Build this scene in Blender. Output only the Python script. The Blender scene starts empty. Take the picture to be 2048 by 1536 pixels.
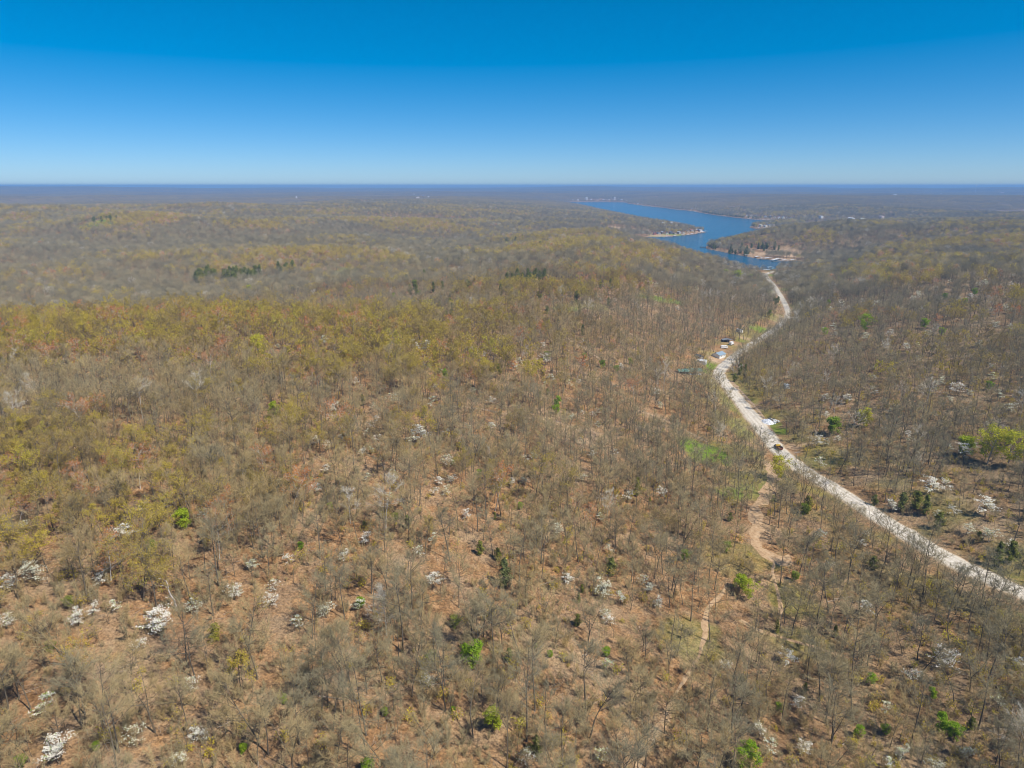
import bpy, bmesh, math, random
import numpy as np
from mathutils import Vector, Matrix

# ------------------------------------------------------------------ camera, sky, sun, exposure
SC = bpy.context.scene
COL = SC.collection
R = math.radians
CAM_H = 165.0            # metres above the lake
PITCH = 16.22
F = 1365.0               # focal length in photo pixels (2048 wide)
cd = bpy.data.cameras.new('camera')
cam = bpy.data.objects.new('camera', cd)
COL.objects.link(cam)
cam.location = (0, 0, CAM_H)
cam.rotation_euler = (R(90 - PITCH), 0, 0)
cd.sensor_width = 36.0
cd.lens = 36.0 * F / 2048.0
cd.clip_start = 0.5
cd.clip_end = 60000
SC.camera = cam

SUN_EL, SUN_AZ = 53.0, 127.0       # azimuth clockwise from the view direction (+Y)
w = bpy.data.worlds.new('World')
SC.world = w
w.use_nodes = True
nt = w.node_tree
bg = nt.nodes['Background']
sky = nt.nodes.new('ShaderNodeTexSky')
sky.sky_type = 'NISHITA'
sky.sun_disc = False
sky.sun_elevation = R(SUN_EL)
sky.sun_rotation = R(SUN_AZ)
sky.altitude = 300
sky.air_density = 0.6
sky.dust_density = 0.4
sky.ozone_density = 9.0
hs = nt.nodes.new('ShaderNodeHueSaturation')
hs.inputs['Saturation'].default_value = 1.3
hs.inputs['Hue'].default_value = 0.499
nt.links.new(sky.outputs[0], hs.inputs['Color'])
gm = nt.nodes.new('ShaderNodeGamma')
gm.inputs[1].default_value = 0.8
nt.links.new(hs.outputs[0], gm.inputs[0])
nt.links.new(gm.outputs[0], bg.inputs[0])
bg.inputs[1].default_value = 0.15
sd = bpy.data.lights.new('sun', 'SUN')
sd.energy = 4.75
sd.angle = R(0.53)
sd.color = (1.0, 0.93, 0.83)
so = bpy.data.objects.new('sun', sd)
COL.objects.link(so)
sdir = Vector((math.sin(R(SUN_AZ)) * math.cos(R(SUN_EL)), math.cos(R(SUN_AZ)) * math.cos(R(SUN_EL)), math.sin(R(SUN_EL))))
so.rotation_euler = sdir.to_track_quat('Z', 'Y').to_euler()
so.location = (300, -200, 600)
SC.view_settings.view_transform = 'Standard'
SC.view_settings.look = 'None'
SC.view_settings.exposure = 0.24
SC.view_settings.gamma = 1.0
cy = SC.cycles
cy.filter_width = 1.0
cy.max_bounces = 4
cy.diffuse_bounces = 2
cy.glossy_bounces = 2
cy.transmission_bounces = 2
cy.volume_bounces = 0
cy.caustics_reflective = False
cy.caustics_refractive = False

rng = np.random.default_rng(7)
random.seed(7)

# ------------------------------------------------------------------ custom properties
def tag(o, label, cat, group=None, kind=None):
    o['label'] = label
    o['category'] = cat
    if group: o['group'] = group
    if kind: o['kind'] = kind
    return o

def link(name, me, parent=None):
    o = bpy.data.objects.new(name, me)
    COL.objects.link(o)
    if parent is not None: o.parent = parent
    return o

def empty(name, loc, rz=0.0):
    o = bpy.data.objects.new(name, None)
    COL.objects.link(o)
    o.location = loc
    o.rotation_euler = (0, 0, rz)
    o.empty_display_size = 0.5
    return o

# ------------------------------------------------------------------ node helpers
def mat(name):
    m = bpy.data.materials.new(name)
    m.use_nodes = True
    b = m.node_tree.nodes['Principled BSDF']
    b.inputs['Specular IOR Level'].default_value = 0.15
    b.inputs['Roughness'].default_value = 0.85
    return m, m.node_tree, b

def noise(nt, scale, detail=4, rough=0.6, vec=None, dim='3D'):
    n = nt.nodes.new('ShaderNodeTexNoise')
    n.noise_dimensions = dim
    n.inputs['Scale'].default_value = scale
    n.inputs['Detail'].default_value = detail
    n.inputs['Roughness'].default_value = rough
    if vec is not None: nt.links.new(vec, n.inputs['Vector'])
    return n

def ramp(nt, fac, stops):
    r = nt.nodes.new('ShaderNodeValToRGB')
    el = r.color_ramp.elements
    while len(el) < len(stops): el.new(0.5)
    for e, (p, c) in zip(el, stops):
        e.position = p
        e.color = (*c, 1) if len(c) == 3 else c
    nt.links.new(fac, r.inputs[0])
    return r.outputs[0]

def mix(nt, fac, a, b, mode='MIX'):
    m = nt.nodes.new('ShaderNodeMix')
    m.data_type = 'RGBA'
    m.blend_type = mode
    for s, v in ((0, fac), (6, a), (7, b)):
        if hasattr(v, 'is_linked') or isinstance(v, bpy.types.NodeSocket): nt.links.new(v, m.inputs[s])
        elif s == 0: m.inputs[0].default_value = v
        else: m.inputs[s].default_value = (*v, 1)
    return m.outputs[2]

def math_(nt, op, a, b=0.0, c=0.0):
    m = nt.nodes.new('ShaderNodeMath')
    m.operation = op
    for i, v in enumerate((a, b, c)):
        if isinstance(v, bpy.types.NodeSocket): nt.links.new(v, m.inputs[i])
        else: m.inputs[i].default_value = v
    return m.outputs[0]

def attr(nt, name, typ='GEOMETRY'):
    a = nt.nodes.new('ShaderNodeAttribute')
    a.attribute_name = name
    a.attribute_type = typ
    return a

def objpos(nt):
    return nt.nodes.new('ShaderNodeNewGeometry').outputs['Position']

def flat(name, col, rough=0.7, var=0.25, scale=1.5, metal=0.0):
    """a painted or weathered surface: base colour broken up by noise"""
    m, t, b = mat(name)
    tc = t.nodes.new('ShaderNodeTexCoord')
    n = noise(t, scale, 5, 0.65, tc.outputs['Object'])
    lo = tuple(c * (1 - var) for c in col)
    hi = tuple(min(1, c * (1 + var)) for c in col)
    t.links.new(ramp(t, n.outputs[0], [(0.3, lo), (0.7, hi)]), b.inputs['Base Color'])
    b.inputs['Roughness'].default_value = rough
    b.inputs['Metallic'].default_value = metal
    return m

# ------------------------------------------------------------------ terrain
cp, sp = math.cos(R(PITCH)), math.sin(R(PITCH))

def ray(u, v):
    a = (u - 1024.0) / F
    b = (768.0 - v) / F
    return np.array([a, cp + b * sp, -sp + b * cp])

def at_z(u, v, z):
    d = ray(u, v)
    t = (z - CAM_H) / d[2]
    return d * t + np.array([0, 0, CAM_H])

def project(P):
    P = np.asarray(P, float)
    X, Y, Z = P[..., 0], P[..., 1], P[..., 2] - CAM_H
    dep = Y * cp - Z * sp
    up = Y * sp + Z * cp
    dep = np.where(dep < 1, 1, dep)
    return 1024 + F * X / dep, 768 - F * up / dep, dep

# ground heights read off the photograph: (u, v, height above the lake)
CTRL = [
 (-300,1536,46),(0,1536,45),(500,1536,40),(1000,1536,30),(1300,1536,22),(1550,1536,17),(2048,1536,18),(2350,1536,24),
 (-250,1200,52),(0,1200,52),(500,1200,46),(900,1200,36),(1200,1200,25),(1440,1200,18),(1600,1200,16.5),(1800,1250,18),(2048,1185,17),(2300,1200,22),
 (-200,950,54),(0,950,53),(400,950,50),(800,950,44),(1100,950,33),(1350,950,21),(1500,950,15.5),(1600,950,15),(1800,1060,17),(2048,1000,24),(2300,1000,34),
 (-100,780,54),(200,780,53),(500,780,50),(800,780,45),(1050,800,37),(1250,780,27),(1350,800,20),(1550,880,13.5),(1500,810,13),(1430,750,12),(1600,780,19),(1800,800,27),(2048,800,36),(2300,800,46),
 (-100,672,51),(100,662,52),(240,650,52),(450,640,49),(700,640,42),(900,660,42),(1050,680,40),(1250,690,29),(1400,690,14),(1500,690,10.5),(1470,660,10),(1600,650,15),(1800,650,35),(2048,650,46),(2300,650,58),
 (-100,590,18),(100,585,14),(450,566,12),(800,568,24),(1050,600,41),(1250,610,33),(1400,610,18),(1575,620,8),(1545,580,5.5),(1520,552,4.5),(1650,560,20),(1800,560,42),(2048,540,56),(2300,540,66),
 (0,525,38),(200,520,38),(600,525,33),(850,522,24),(1050,556,43),(1180,510,48),(1300,522,40),(1400,545,13),(1450,560,7),(1640,530,12),(1700,510,30),
 (0,470,55),(200,470,54),(600,475,44),(850,485,30),(1000,500,21),(1090,495,26),(1180,488,50),(1290,496,44),(1370,512,17),
 (0,432,62),(200,436,66),(600,440,58),(850,445,52),(1000,450,42),(1100,470,26),(1180,462,18),
 (0,412,60),(200,416,70),(600,414,72),(850,415,70),(1000,418,62),(1120,422,40),(1180,432,28),(1250,445,22),(1290,452,18),(1350,458,12),
 (1480,505,8),(1470,492,18),(1550,480,32),(1580,505,12),(1620,500,16),(1650,470,46),(1720,455,56),(1800,450,60),(1900,445,64),(2048,445,62),(2300,445,62),(1900,490,58),(2048,490,62),(1600,460,30),
]
HID = [  # ground hidden behind ridges: (x, y, height)
 (-350,680,20),(-150,760,20),(-550,640,24),(0,1000,24),(250,1500,20),(130,1700,15),(-600,800,14),(-350,850,10),(-900,800,24),(-100,1650,14),(0,2000,18),
 (700,2300,30),(1300,2400,35),(1000,2700,20),(1700,2300,55),(2200,1800,70),(-1800,3500,40),(-900,3500,38),(0,3700,40),
 (0,-200,50),(-300,-200,55),(300,-200,40),(-700,100,60),(700,100,60),(-1500,600,50),(1500,700,72),(-2500,1800,60),(2600,1500,70),
 (0,0,44),(60,0,36),(-120,0,50),
]
_pts = [tuple(at_z(*c)) for c in CTRL] + [tuple(map(float, h)) for h in HID]
_P = np.array(_pts)
# thin-plate interpolation in log-polar-ish coordinates so near detail and far shapes weigh alike
def _warp(x, y):
    yy = np.asarray(y, float) + 350.0
    r = np.sqrt(np.asarray(x, float) ** 2 + yy ** 2)
    th = np.arctan2(x, yy)
    return np.log(r) * 2.2, th * 2.2
_cx, _cy = _warp(_P[:, 0], _P[:, 1])
def _kern(d2):
    return np.sqrt(d2 + 0.01)
_n = len(_P)
_A = np.zeros((_n + 3, _n + 3))
_A[:_n, :_n] = _kern((_cx[:, None] - _cx) ** 2 + (_cy[:, None] - _cy) ** 2) - 0.01 * np.eye(_n)
_A[:_n, _n] = 1; _A[:_n, _n + 1] = _cx; _A[:_n, _n + 2] = _cy
_A[_n:, :_n] = _A[:_n, _n:].T
_w = np.linalg.solve(_A, np.concatenate([_P[:, 2], np.zeros(3)]))

_perm = np.random.default_rng(3).permutation(512)
_perm = np.concatenate([_perm, _perm])
def vnoise(x, y, seed=0):
    x = np.asarray(x, float) + seed * 17.31; y = np.asarray(y, float) - seed * 9.77
    xi = np.floor(x).astype(int); yi = np.floor(y).astype(int)
    fx, fy = x - xi, y - yi
    fx = fx * fx * (3 - 2 * fx); fy = fy * fy * (3 - 2 * fy)
    def h(a, b): return _perm[(_perm[a & 511] + b) & 511] / 511.0
    return (h(xi, yi) * (1 - fx) + h(xi + 1, yi) * fx) * (1 - fy) + (h(xi, yi + 1) * (1 - fx) + h(xi + 1, yi + 1) * fx) * fy
def fbm(x, y, seed=0, oct=4):
    s, a, t = 0, 1.0, 0
    for i in range(oct):
        s = s + a * vnoise(np.asarray(x) * 2 ** i, np.asarray(y) * 2 ** i, seed + i); t += a; a *= 0.5
    return s / t
def sstep(a, b, x):
    t = np.clip((x - a) / (b - a), 0, 1)
    return t * t * (3 - 2 * t)

LAKE_PX = [(1140,404),(1200,403.2),(1250,404.5),(1256,407),(1290,411.5),(1320,414.5),(1345,418),(1390,422.5),(1400,425),(1430,430),(1470,435),(1520,440),(1560,442.5),(1600,444),(1680,446),(1760,444),
 (1760,449),(1680,452),(1600,455),(1560,461),(1520,470),(1480,479),(1440,488),(1412,493),(1412,497),(1440,502.5),(1480,510.5),(1520,517.5),(1560,521),(1600,522.5),(1618,527),(1600,532),(1560,537),(1535,541),
 (1500,539),(1460,532),(1420,520),(1380,508),(1340,497),(1300,488),(1240,480),(1250,475),(1310,473.5),(1340,473),(1380,469),(1411,464),(1400,461),(1380,457),(1340,449),(1298,443),(1250,433),(1200,422),(1160,412),(1120,406)]
POINT_PX = [(1500,455),(1512,457.6),(1530,459),(1550,457.6),(1575,454.5),(1610,451),(1610,445),(1560,446.6),(1525,448.6),(1505,451.5)]
FAR1_PX = [(1960,433),(1985,428.5),(2020,426),(2070,424.5),(2160,424),(2200,432),(2100,437),(2000,438)]
FAR2_PX = [(2005,403.4),(2030,402),(2060,401),(2160,400),(2160,405),(2050,405.5)]
def poly_world(px): return np.array([at_z(u, v, 0.0)[:2] for u, v in px])
LAKES = [poly_world(LAKE_PX), poly_world(FAR1_PX), poly_world(FAR2_PX)]
POINT = poly_world(POINT_PX)
def sdf(poly, x, y):
    """signed distance, negative inside"""
    d2 = np.full(np.shape(x), 1e18); ins = np.zeros(np.shape(x), bool)
    n = len(poly)
    for i in range(n):
        ax, ay = poly[i]; bx, by = poly[(i + 1) % n]
        ex, ey = bx - ax, by - ay
        t = np.clip(((x - ax) * ex + (y - ay) * ey) / (ex * ex + ey * ey + 1e-9), 0, 1)
        d2 = np.minimum(d2, (x - ax - t * ex) ** 2 + (y - ay - t * ey) ** 2)
        c = (ay > y) != (by > y)
        ins ^= c & (x < ex * (y - ay) / (ey + 1e-12 * (ey == 0)) + ax)
    return np.where(ins, -1, 1) * np.sqrt(d2)
def polydist(line, x, y):
    """distance to a polyline and the height along it"""
    best = np.full(np.shape(x), 1e18); hz = np.zeros(np.shape(x))
    for (ax, ay, az), (bx, by, bz) in zip(line[:-1], line[1:]):
        ex, ey = bx - ax, by - ay
        t = np.clip(((x - ax) * ex + (y - ay) * ey) / (ex * ex + ey * ey + 1e-9), 0, 1)
        d2 = (x - ax - t * ex) ** 2 + (y - ay - t * ey) ** 2
        m = d2 < best
        best = np.where(m, d2, best); hz = np.where(m, az + t * (bz - az), hz)
    return np.sqrt(best), hz

def lake_sd(x, y):
    s = sdf(LAKES[0], x, y)
    for p in LAKES[1:]: s = np.minimum(s, sdf(p, x, y))
    s = np.maximum(s, -sdf(POINT, x, y))        # a low wooded point stands in the lake mouth
    return s

def base_height(x, y):
    x = np.asarray(x, float); y = np.asarray(y, float)
    shp = x.shape
    xf, yf = x.ravel(), y.ravel()
    out = np.empty(xf.shape)
    for i in range(0, len(xf), 40000):
        a, b = _warp(xf[i:i + 40000], yf[i:i + 40000])
        k = _kern((a[:, None] - _cx) ** 2 + (b[:, None] - _cy) ** 2)
        out[i:i + 40000] = k @ _w[:_n] + _w[_n] + _w[_n + 1] * a + _w[_n + 2] * b
    z = out.reshape(shp)
    r = np.sqrt(x * x + y * y)
    far = sstep(2800, 4300, r)
    hills = 24 + 88 * (1 - np.abs(2 * fbm(x / 1900, y / 1500, 11, 3) - 1)) * fbm(x / 5200, y / 4200, 5, 2) ** 0.7 + 22 * fbm(x / 700, y / 600, 21, 3) - 14
    hills = hills * (1 - 0.35 * sstep(8000, 14000, r)) + sstep(9500, 17500, r) * (58 + 60 * (fbm(x / 3600, y / 9000, 25, 2) - 0.5) + 110 * (fbm(np.arctan2(x, np.maximum(y, 1)) * 6, 0 * y + 2.5, 27, 3) - 0.5))
    hills = np.where(r > 8000, 157 - np.log1p(np.exp(np.clip((157 - hills) / 6.0, -30, 30))) * 6.0, hills)
    z = z * (1 - far) + hills * far
    z = z + (fbm(x / 620, y / 380, 31, 3) - 0.5) * 115 * sstep(700, 2000, r) * (1 - 0.72 * np.exp(-((x / np.maximum(y, 50) - 0.27) / 0.14) ** 2)) * (1 - far) + (fbm(x / 60, y / 60, 41, 2) - 0.5) * 3.0
    sd_ = lake_sd(x, y)
    k = sstep(-4, 170, sd_)
    low = 11 + 0.050 * np.clip(sd_, 0, 3000)
    z = np.where(r > 2350, low - np.log1p(np.exp(np.clip((low - z) / 5.0, -30, 30))) * 5.0, z)
    land = 0.9 + np.maximum(z - 0.9, 0) * k + np.clip(sd_, 0, 12) * 0.12
    return np.where(sd_ < 0, np.maximum(-5, sd_ * 0.12) - 0.15, np.maximum(land, 0.35))

ROAD_PX = [(2230,1268,18),(2120,1222,17.4),(2048,1187,17),(1960,1148,16.8),(1880,1108,16.5),(1800,1060,16),(1730,1015,15.7),(1660,972,15.2),(1600,935,14.7),(1555,897,14.0),(1520,852,13.3),(1490,815,12.7),(1462,780,12.2),(1438,750,11.8),(1445,735,11.6),(1470,712,11.0),(1500,690,10.3),(1535,668,9.4),(1562,648,8.7),(1577,632,8.2),(1572,612,7.6),(1560,590,6.8),(1547,570,6.0),(1535,556,5.2),(1531,549,4.8),(1545,543,4.2)]
ROAD = [tuple(at_z(*p)) for p in ROAD_PX]
def smooth_line(line, n=6):
    P = np.array(line); out = []
    P = np.vstack([2 * P[0] - P[1], P, 2 * P[-1] - P[-2]])
    for i in range(1, len(P) - 2):
        for j in range(n):
            t = j / n
            out.append(0.5 * (2 * P[i] + (P[i + 1] - P[i - 1]) * t + (2 * P[i - 1] - 5 * P[i] + 4 * P[i + 1] - P[i + 2]) * t * t + (3 * P[i] - P[i - 1] - 3 * P[i + 1] + P[i + 2]) * t ** 3))
    out.append(P[-2])
    return np.array(out)
ROADS = smooth_line(ROAD, 6)

def height(x, y):
    z = base_height(x, y)
    x = np.asarray(x, float); y = np.asarray(y, float)
    near = (y < 1500) & (y > 100) & (x > 60)
    if np.any(near):
        d, hz = polydist(ROADS[::2] if len(ROADS) % 2 else ROADS, np.where(near, x, 1e6), y)
        k = 1 - sstep(7.0, 26.0, d)
        z = np.where(near, z * (1 - k) + (hz - 0.25) * k, z)
    return z

def h1(x, y): return float(height(np.array([x]), np.array([y]))[0])

def hit(u, v, up=0.0):
    """the point of the ground (raised by up) seen at a photo pixel"""
    d = ray(u, v)
    ts = np.exp(np.linspace(math.log(90), math.log(21000), 420))
    X = d[0] * ts; Y = d[1] * ts; Z = CAM_H + d[2] * ts
    g = height(X, Y) + up - Z
    i = int(np.argmax(g > 0))
    if g[i] <= 0: i = len(ts) - 1
    lo, hi = ts[max(i - 1, 0)], ts[i]
    tt = np.linspace(lo, hi, 24)
    g = height(d[0] * tt, d[1] * tt) + up - (CAM_H + d[2] * tt)
    j = int(np.argmax(g > 0))
    t = tt[j]
    x, y = d[0] * t, d[1] * t
    return x, y, h1(x, y), t
# ------------------------------------------------------------------ ground sheet, lake, road, tracks
def mesh_np(name, V, Fq, mats=(), midx=None, attrs=None, smooth=False):
    """mesh from numpy vertices and quads (or triangles)"""
    V = np.asarray(V, np.float32); Fq = np.asarray(Fq, np.int32)
    me = bpy.data.meshes.new(name)
    me.vertices.add(len(V)); me.vertices.foreach_set('co', V.ravel())
    k = Fq.shape[1]
    me.loops.add(Fq.size); me.loops.foreach_set('vertex_index', Fq.ravel())
    me.polygons.add(len(Fq))
    me.polygons.foreach_set('loop_start', np.arange(0, Fq.size, k, dtype=np.int32))
    me.polygons.foreach_set('loop_total', np.full(len(Fq), k, np.int32))
    for m in mats: me.materials.append(m)
    if midx is not None: me.polygons.foreach_set('material_index', np.asarray(midx, np.int32))
    if smooth: me.polygons.foreach_set('use_smooth', np.ones(len(Fq), bool))
    for nm, arr in (attrs or {}).items():
        a = me.attributes.new(nm, 'FLOAT', 'POINT'); a.data.foreach_set('value', np.asarray(arr, np.float32).ravel())
    me.update(calc_edges=True)
    return me

# mown and grazed grass: centre pixel, half width along x (m), half depth along y (m), lushness
GRASS_PX = [(1408,902,15,19,1.0),(1440,900,13,15,.4),(1425,735,9,14,1.0),(1412,744,6,8,.9),(1525,661,14,14,.9),(1500,684,15,16,.55),(1320,598,34,26,.8),(1128,617,16,14,.7),
 (1470,812,10,30,.5),(1440,790,9,22,.35),(1478,860,9,24,.45),(1500,905,8,14,.4),(1455,840,8,20,.4),(1552,862,7,9,.8),(1535,850,8,8,.7),(1502,800,5,12,.5),(1545,551,12,22,.9),(1527,575,9,50,.7),(1500,960,14,14,.4),(1465,990,10,8,.75),
 (200,446,40,60,.9),(690,545,24,40,.6),(1350,469,60,18,.9),(1320,471,50,16,.9),(1510,985,12,10,.5),(1585,1200,9,12,.35),(1600,1290,12,10,.3),(1480,1120,16,14,.25),(1385,1280,12,12,.3),(1180,610,24,20,.35)]
DIRT_PX = [(1440,721,9,10,1.0),(1425,718,6,8,.9),(1400,747,7,5,.9),(1590,512,34,34,1.0),(1560,518,40,16,.9),(1500,512,36,14,.7),(1545,507,62,30,.85),(1530,545,10,12,.9),(1450,506,50,8,.7),(1232,457,36,60,.9),(1340,472,80,8,.9),(1590,893,9,4,.8),(1490,678,9,5,.8),
 (1330,470,90,10,.6),(1420,500,24,8,.8),(1400,464,30,10,.8),(1565,636,6,30,.6),(1095,830,14,12,.5),(1160,870,20,14,.5)]
def blobs(lst):
    out = []
    for u, v, a, b, s in lst:
        x, y, z, t = hit(u, v)
        out.append((x, y, a, b, s))
    return out
GRASS = blobs(GRASS_PX)
DIRT = blobs(DIRT_PX)
def blob_mask(B, x, y, ragged=0.45):
    m = np.zeros(np.shape(x))
    wob = (fbm(x / 7.0, y / 7.0, 71, 3) - 0.5) * 2 * ragged
    for cx, cy_, a, b, s in B:
        d = np.sqrt(((x - cx) / a) ** 2 + ((y - cy_) / b) ** 2) + wob
        m = np.maximum(m, s * (1 - sstep(0.75, 1.1, d)))
    return m

rr = 18 * np.exp(np.arange(0, 590) * 0.01205)
rr = rr[rr < 21500]
az = np.concatenate([np.arange(-180, -56, 4.0), np.arange(-56, -46, 1.0), np.arange(-46, 46, 0.22), np.arange(46, 56, 1.0), np.arange(56, 180, 4.0)])
AA, RRg = np.meshgrid(np.radians(az), rr)
GX, GY = RRg * np.sin(AA), RRg * np.cos(AA)
GZ = height(GX, GY)
na, nr = len(az), len(rr)
idx = np.arange(nr * na).reshape(nr, na)
nxt = np.roll(idx, -1, axis=1)
quads = np.stack([idx[:-1].ravel(), nxt[:-1].ravel(), nxt[1:].ravel(), idx[1:].ravel()], 1)[:, ::-1]
V = np.stack([GX.ravel(), GY.ravel(), GZ.ravel()], 1)
V = np.vstack([V, [[0, 0, h1(0, 0)]]])
cen = len(V) - 1
# the small middle disc closes with quads that share the centre
k = idx[0]
disc = np.stack([k[0:-1:2], np.full(len(k[0:-1:2]), cen), k[2::2][:len(k[0:-1:2])] if len(k[2::2]) >= len(k[0:-1:2]) else np.append(k[2::2], k[0]), k[1::2][:len(k[0:-1:2])]], 1)
quads = np.vstack([quads, disc])
vx, vy = V[:, 0], V[:, 1]
nearm = (vy > 40) & (np.hypot(vx, vy) < 4200)
g = np.zeros(len(V)); dmask = np.zeros(len(V))
g[nearm] = blob_mask(GRASS, vx[nearm], vy[nearm])
dmask[nearm] = blob_mask(DIRT, vx[nearm], vy[nearm])
# valley floor by the road greens up a little; the bank below the lake edge is stony
rd, _ = polydist(ROADS[::3], vx, vy)
lake_d = np.where(np.hypot(vx, vy) > 900, lake_sd(vx, vy), 999)
g = np.maximum(g, 0.35 * (1 - sstep(8, 60, rd)) * sstep(0.42, 0.62, fbm(vx / 22, vy / 22, 51, 3)))
dmask = np.maximum(dmask, 0.7 * (1 - sstep(1, 4, np.abs(lake_d))) * (1 - 0.65 * (vy > 2600)))
dmask = np.maximum(dmask, 0.55 * (1 - sstep(4.0, 8.5, rd)))
# warm dry litter on the upland, darker damp litter across the road
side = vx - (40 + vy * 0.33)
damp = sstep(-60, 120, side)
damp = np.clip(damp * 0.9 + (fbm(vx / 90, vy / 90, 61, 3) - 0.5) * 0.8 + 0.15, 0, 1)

def ground_material():
    m, t, b = mat('leaf_litter')
    P = objpos(t)
    big = noise(t, 0.05, 4, 0.6, P).outputs[0]
    mid = noise(t, 0.30, 6, 0.75, P).outputs[0]
    fine = noise(t, 1.15, 5, 0.85, P).outputs[0]
    warm = ramp(t, mid, [(0.32, (0.18, 0.096, 0.042)), (0.5, (0.335, 0.185, 0.086)), (0.68, (0.48, 0.305, 0.16))])
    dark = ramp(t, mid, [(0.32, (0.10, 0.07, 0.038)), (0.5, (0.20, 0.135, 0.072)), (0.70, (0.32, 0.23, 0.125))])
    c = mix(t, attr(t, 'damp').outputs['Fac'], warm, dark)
    pale = ramp(t, big, [(0.45, (0, 0, 0)), (0.66, (1, 1, 1))])
    c = mix(t, math_(t, 'MULTIPLY', pale, 0.55), c, (0.40, 0.31, 0.20))
    grey = ramp(t, noise(t, 0.075, 5, 0.7, P).outputs[0], [(0.46, (0, 0, 0)), (0.62, (1, 1, 1))])
    c = mix(t, math_(t, 'MULTIPLY', grey, 0.42), c, (0.185, 0.145, 0.105))
    drift = ramp(t, noise(t, 0.19, 5, 0.75, P).outputs[0], [(0.55, (0, 0, 0)), (0.66, (1, 1, 1))])
    c = mix(t, math_(t, 'MULTIPLY', drift, 0.55), c, (0.47, 0.27, 0.12))
    mossy = ramp(t, noise(t, 0.11, 4, 0.65, P).outputs[0], [(0.56, (0, 0, 0)), (0.72, (1, 1, 1))])
    c = mix(t, math_(t, 'MULTIPLY', mossy, 0.32), c, (0.17, 0.165, 0.055))
    speck = ramp(t, fine, [(0.38, (0.42, 0.40, 0.40)), (0.5, (1.0, 1.0, 1.0)), (0.62, (1.55, 1.5, 1.42))])
    c = mix(t, 0.9, c, speck, 'MULTIPLY')
    gn = noise(t, 0.5, 5, 0.7, P).outputs[0]
    grass = ramp(t, gn, [(0.3, (0.085, 0.15, 0.018)), (0.5, (0.15, 0.25, 0.022)), (0.72, (0.26, 0.33, 0.05))])
    gf = math_(t, 'MULTIPLY', attr(t, 'grass').outputs['Fac'], ramp(t, mid, [(0.28, (0.55, 0.55, 0.55)), (0.5, (1, 1, 1))]))
    c = mix(t, gf, c, grass)
    dirt = ramp(t, mid, [(0.3, (0.33, 0.21, 0.12)), (0.52, (0.50, 0.35, 0.22)), (0.75, (0.60, 0.47, 0.33))])
    c = mix(t, attr(t, 'dirt').outputs['Fac'], c, dirt)
    t.links.new(c, b.inputs['Base Color'])
    b.inputs['Roughness'].default_value = 1.0
    b.inputs['Specular IOR Level'].default_value = 0.0
    bm_ = t.nodes.new('ShaderNodeBump')
    bm_.inputs['Strength'].default_value = 1.0
    bm_.inputs['Distance'].default_value = 0.35
    t.links.new(fine, bm_.inputs['Height'])
    t.links.new(bm_.outputs[0], b.inputs['Normal'])
    return m
me = mesh_np('ground', V, quads, [ground_material()], attrs={'grass': g, 'dirt': dmask, 'damp': damp}, smooth=True)
ground = tag(link('ground', me), 'rolling ground of brown leaf litter with grass patches', 'ground', kind='structure')

def water_material():
    m, t, b = mat('lake_water')
    b.inputs['Base Color'].default_value = (0.012, 0.115, 0.21, 1)  # deep water blue, with sky reflected off steep waves painted into it
    b.inputs['Roughness'].default_value = 0.12
    b.inputs['IOR'].default_value = 1.33
    b.inputs['Specular IOR Level'].default_value = 0.35
    P = objpos(t)
    mp = t.nodes.new('ShaderNodeMapping')
    mp.inputs['Scale'].default_value = (0.16, 0.4, 1)
    t.links.new(P, mp.inputs[0])
    n1 = noise(t, 1.0, 4, 0.6, mp.outputs[0])
    n2 = noise(t, 0.012, 3, 0.5, P)
    st = math_(t, 'MULTIPLY', n1.outputs[0], math_(t, 'ADD', n2.outputs[0], 0.35))
    bm_ = t.nodes.new('ShaderNodeBump')
    bm_.inputs['Strength'].default_value = 1.0
    bm_.inputs['Distance'].default_value = 2.6
    t.links.new(st, bm_.inputs['Height'])
    t.links.new(bm_.outputs[0], b.inputs['Normal'])
    return m
xs = np.linspace(-600, 9000, 25); ys = np.linspace(1150, 9500, 25)
lx, ly = np.meshgrid(xs, ys)
ii = np.arange(625).reshape(25, 25)
lq = np.stack([ii[:-1, :-1].ravel(), ii[:-1, 1:].ravel(), ii[1:, 1:].ravel(), ii[1:, :-1].ravel()], 1)
lake = tag(link('lake_water', mesh_np('lake_water', np.stack([lx.ravel(), ly.ravel(), np.zeros(625)], 1), lq, [water_material()])),
           'blue rippled lake winding between wooded hills', 'lake', kind='structure')

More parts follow.
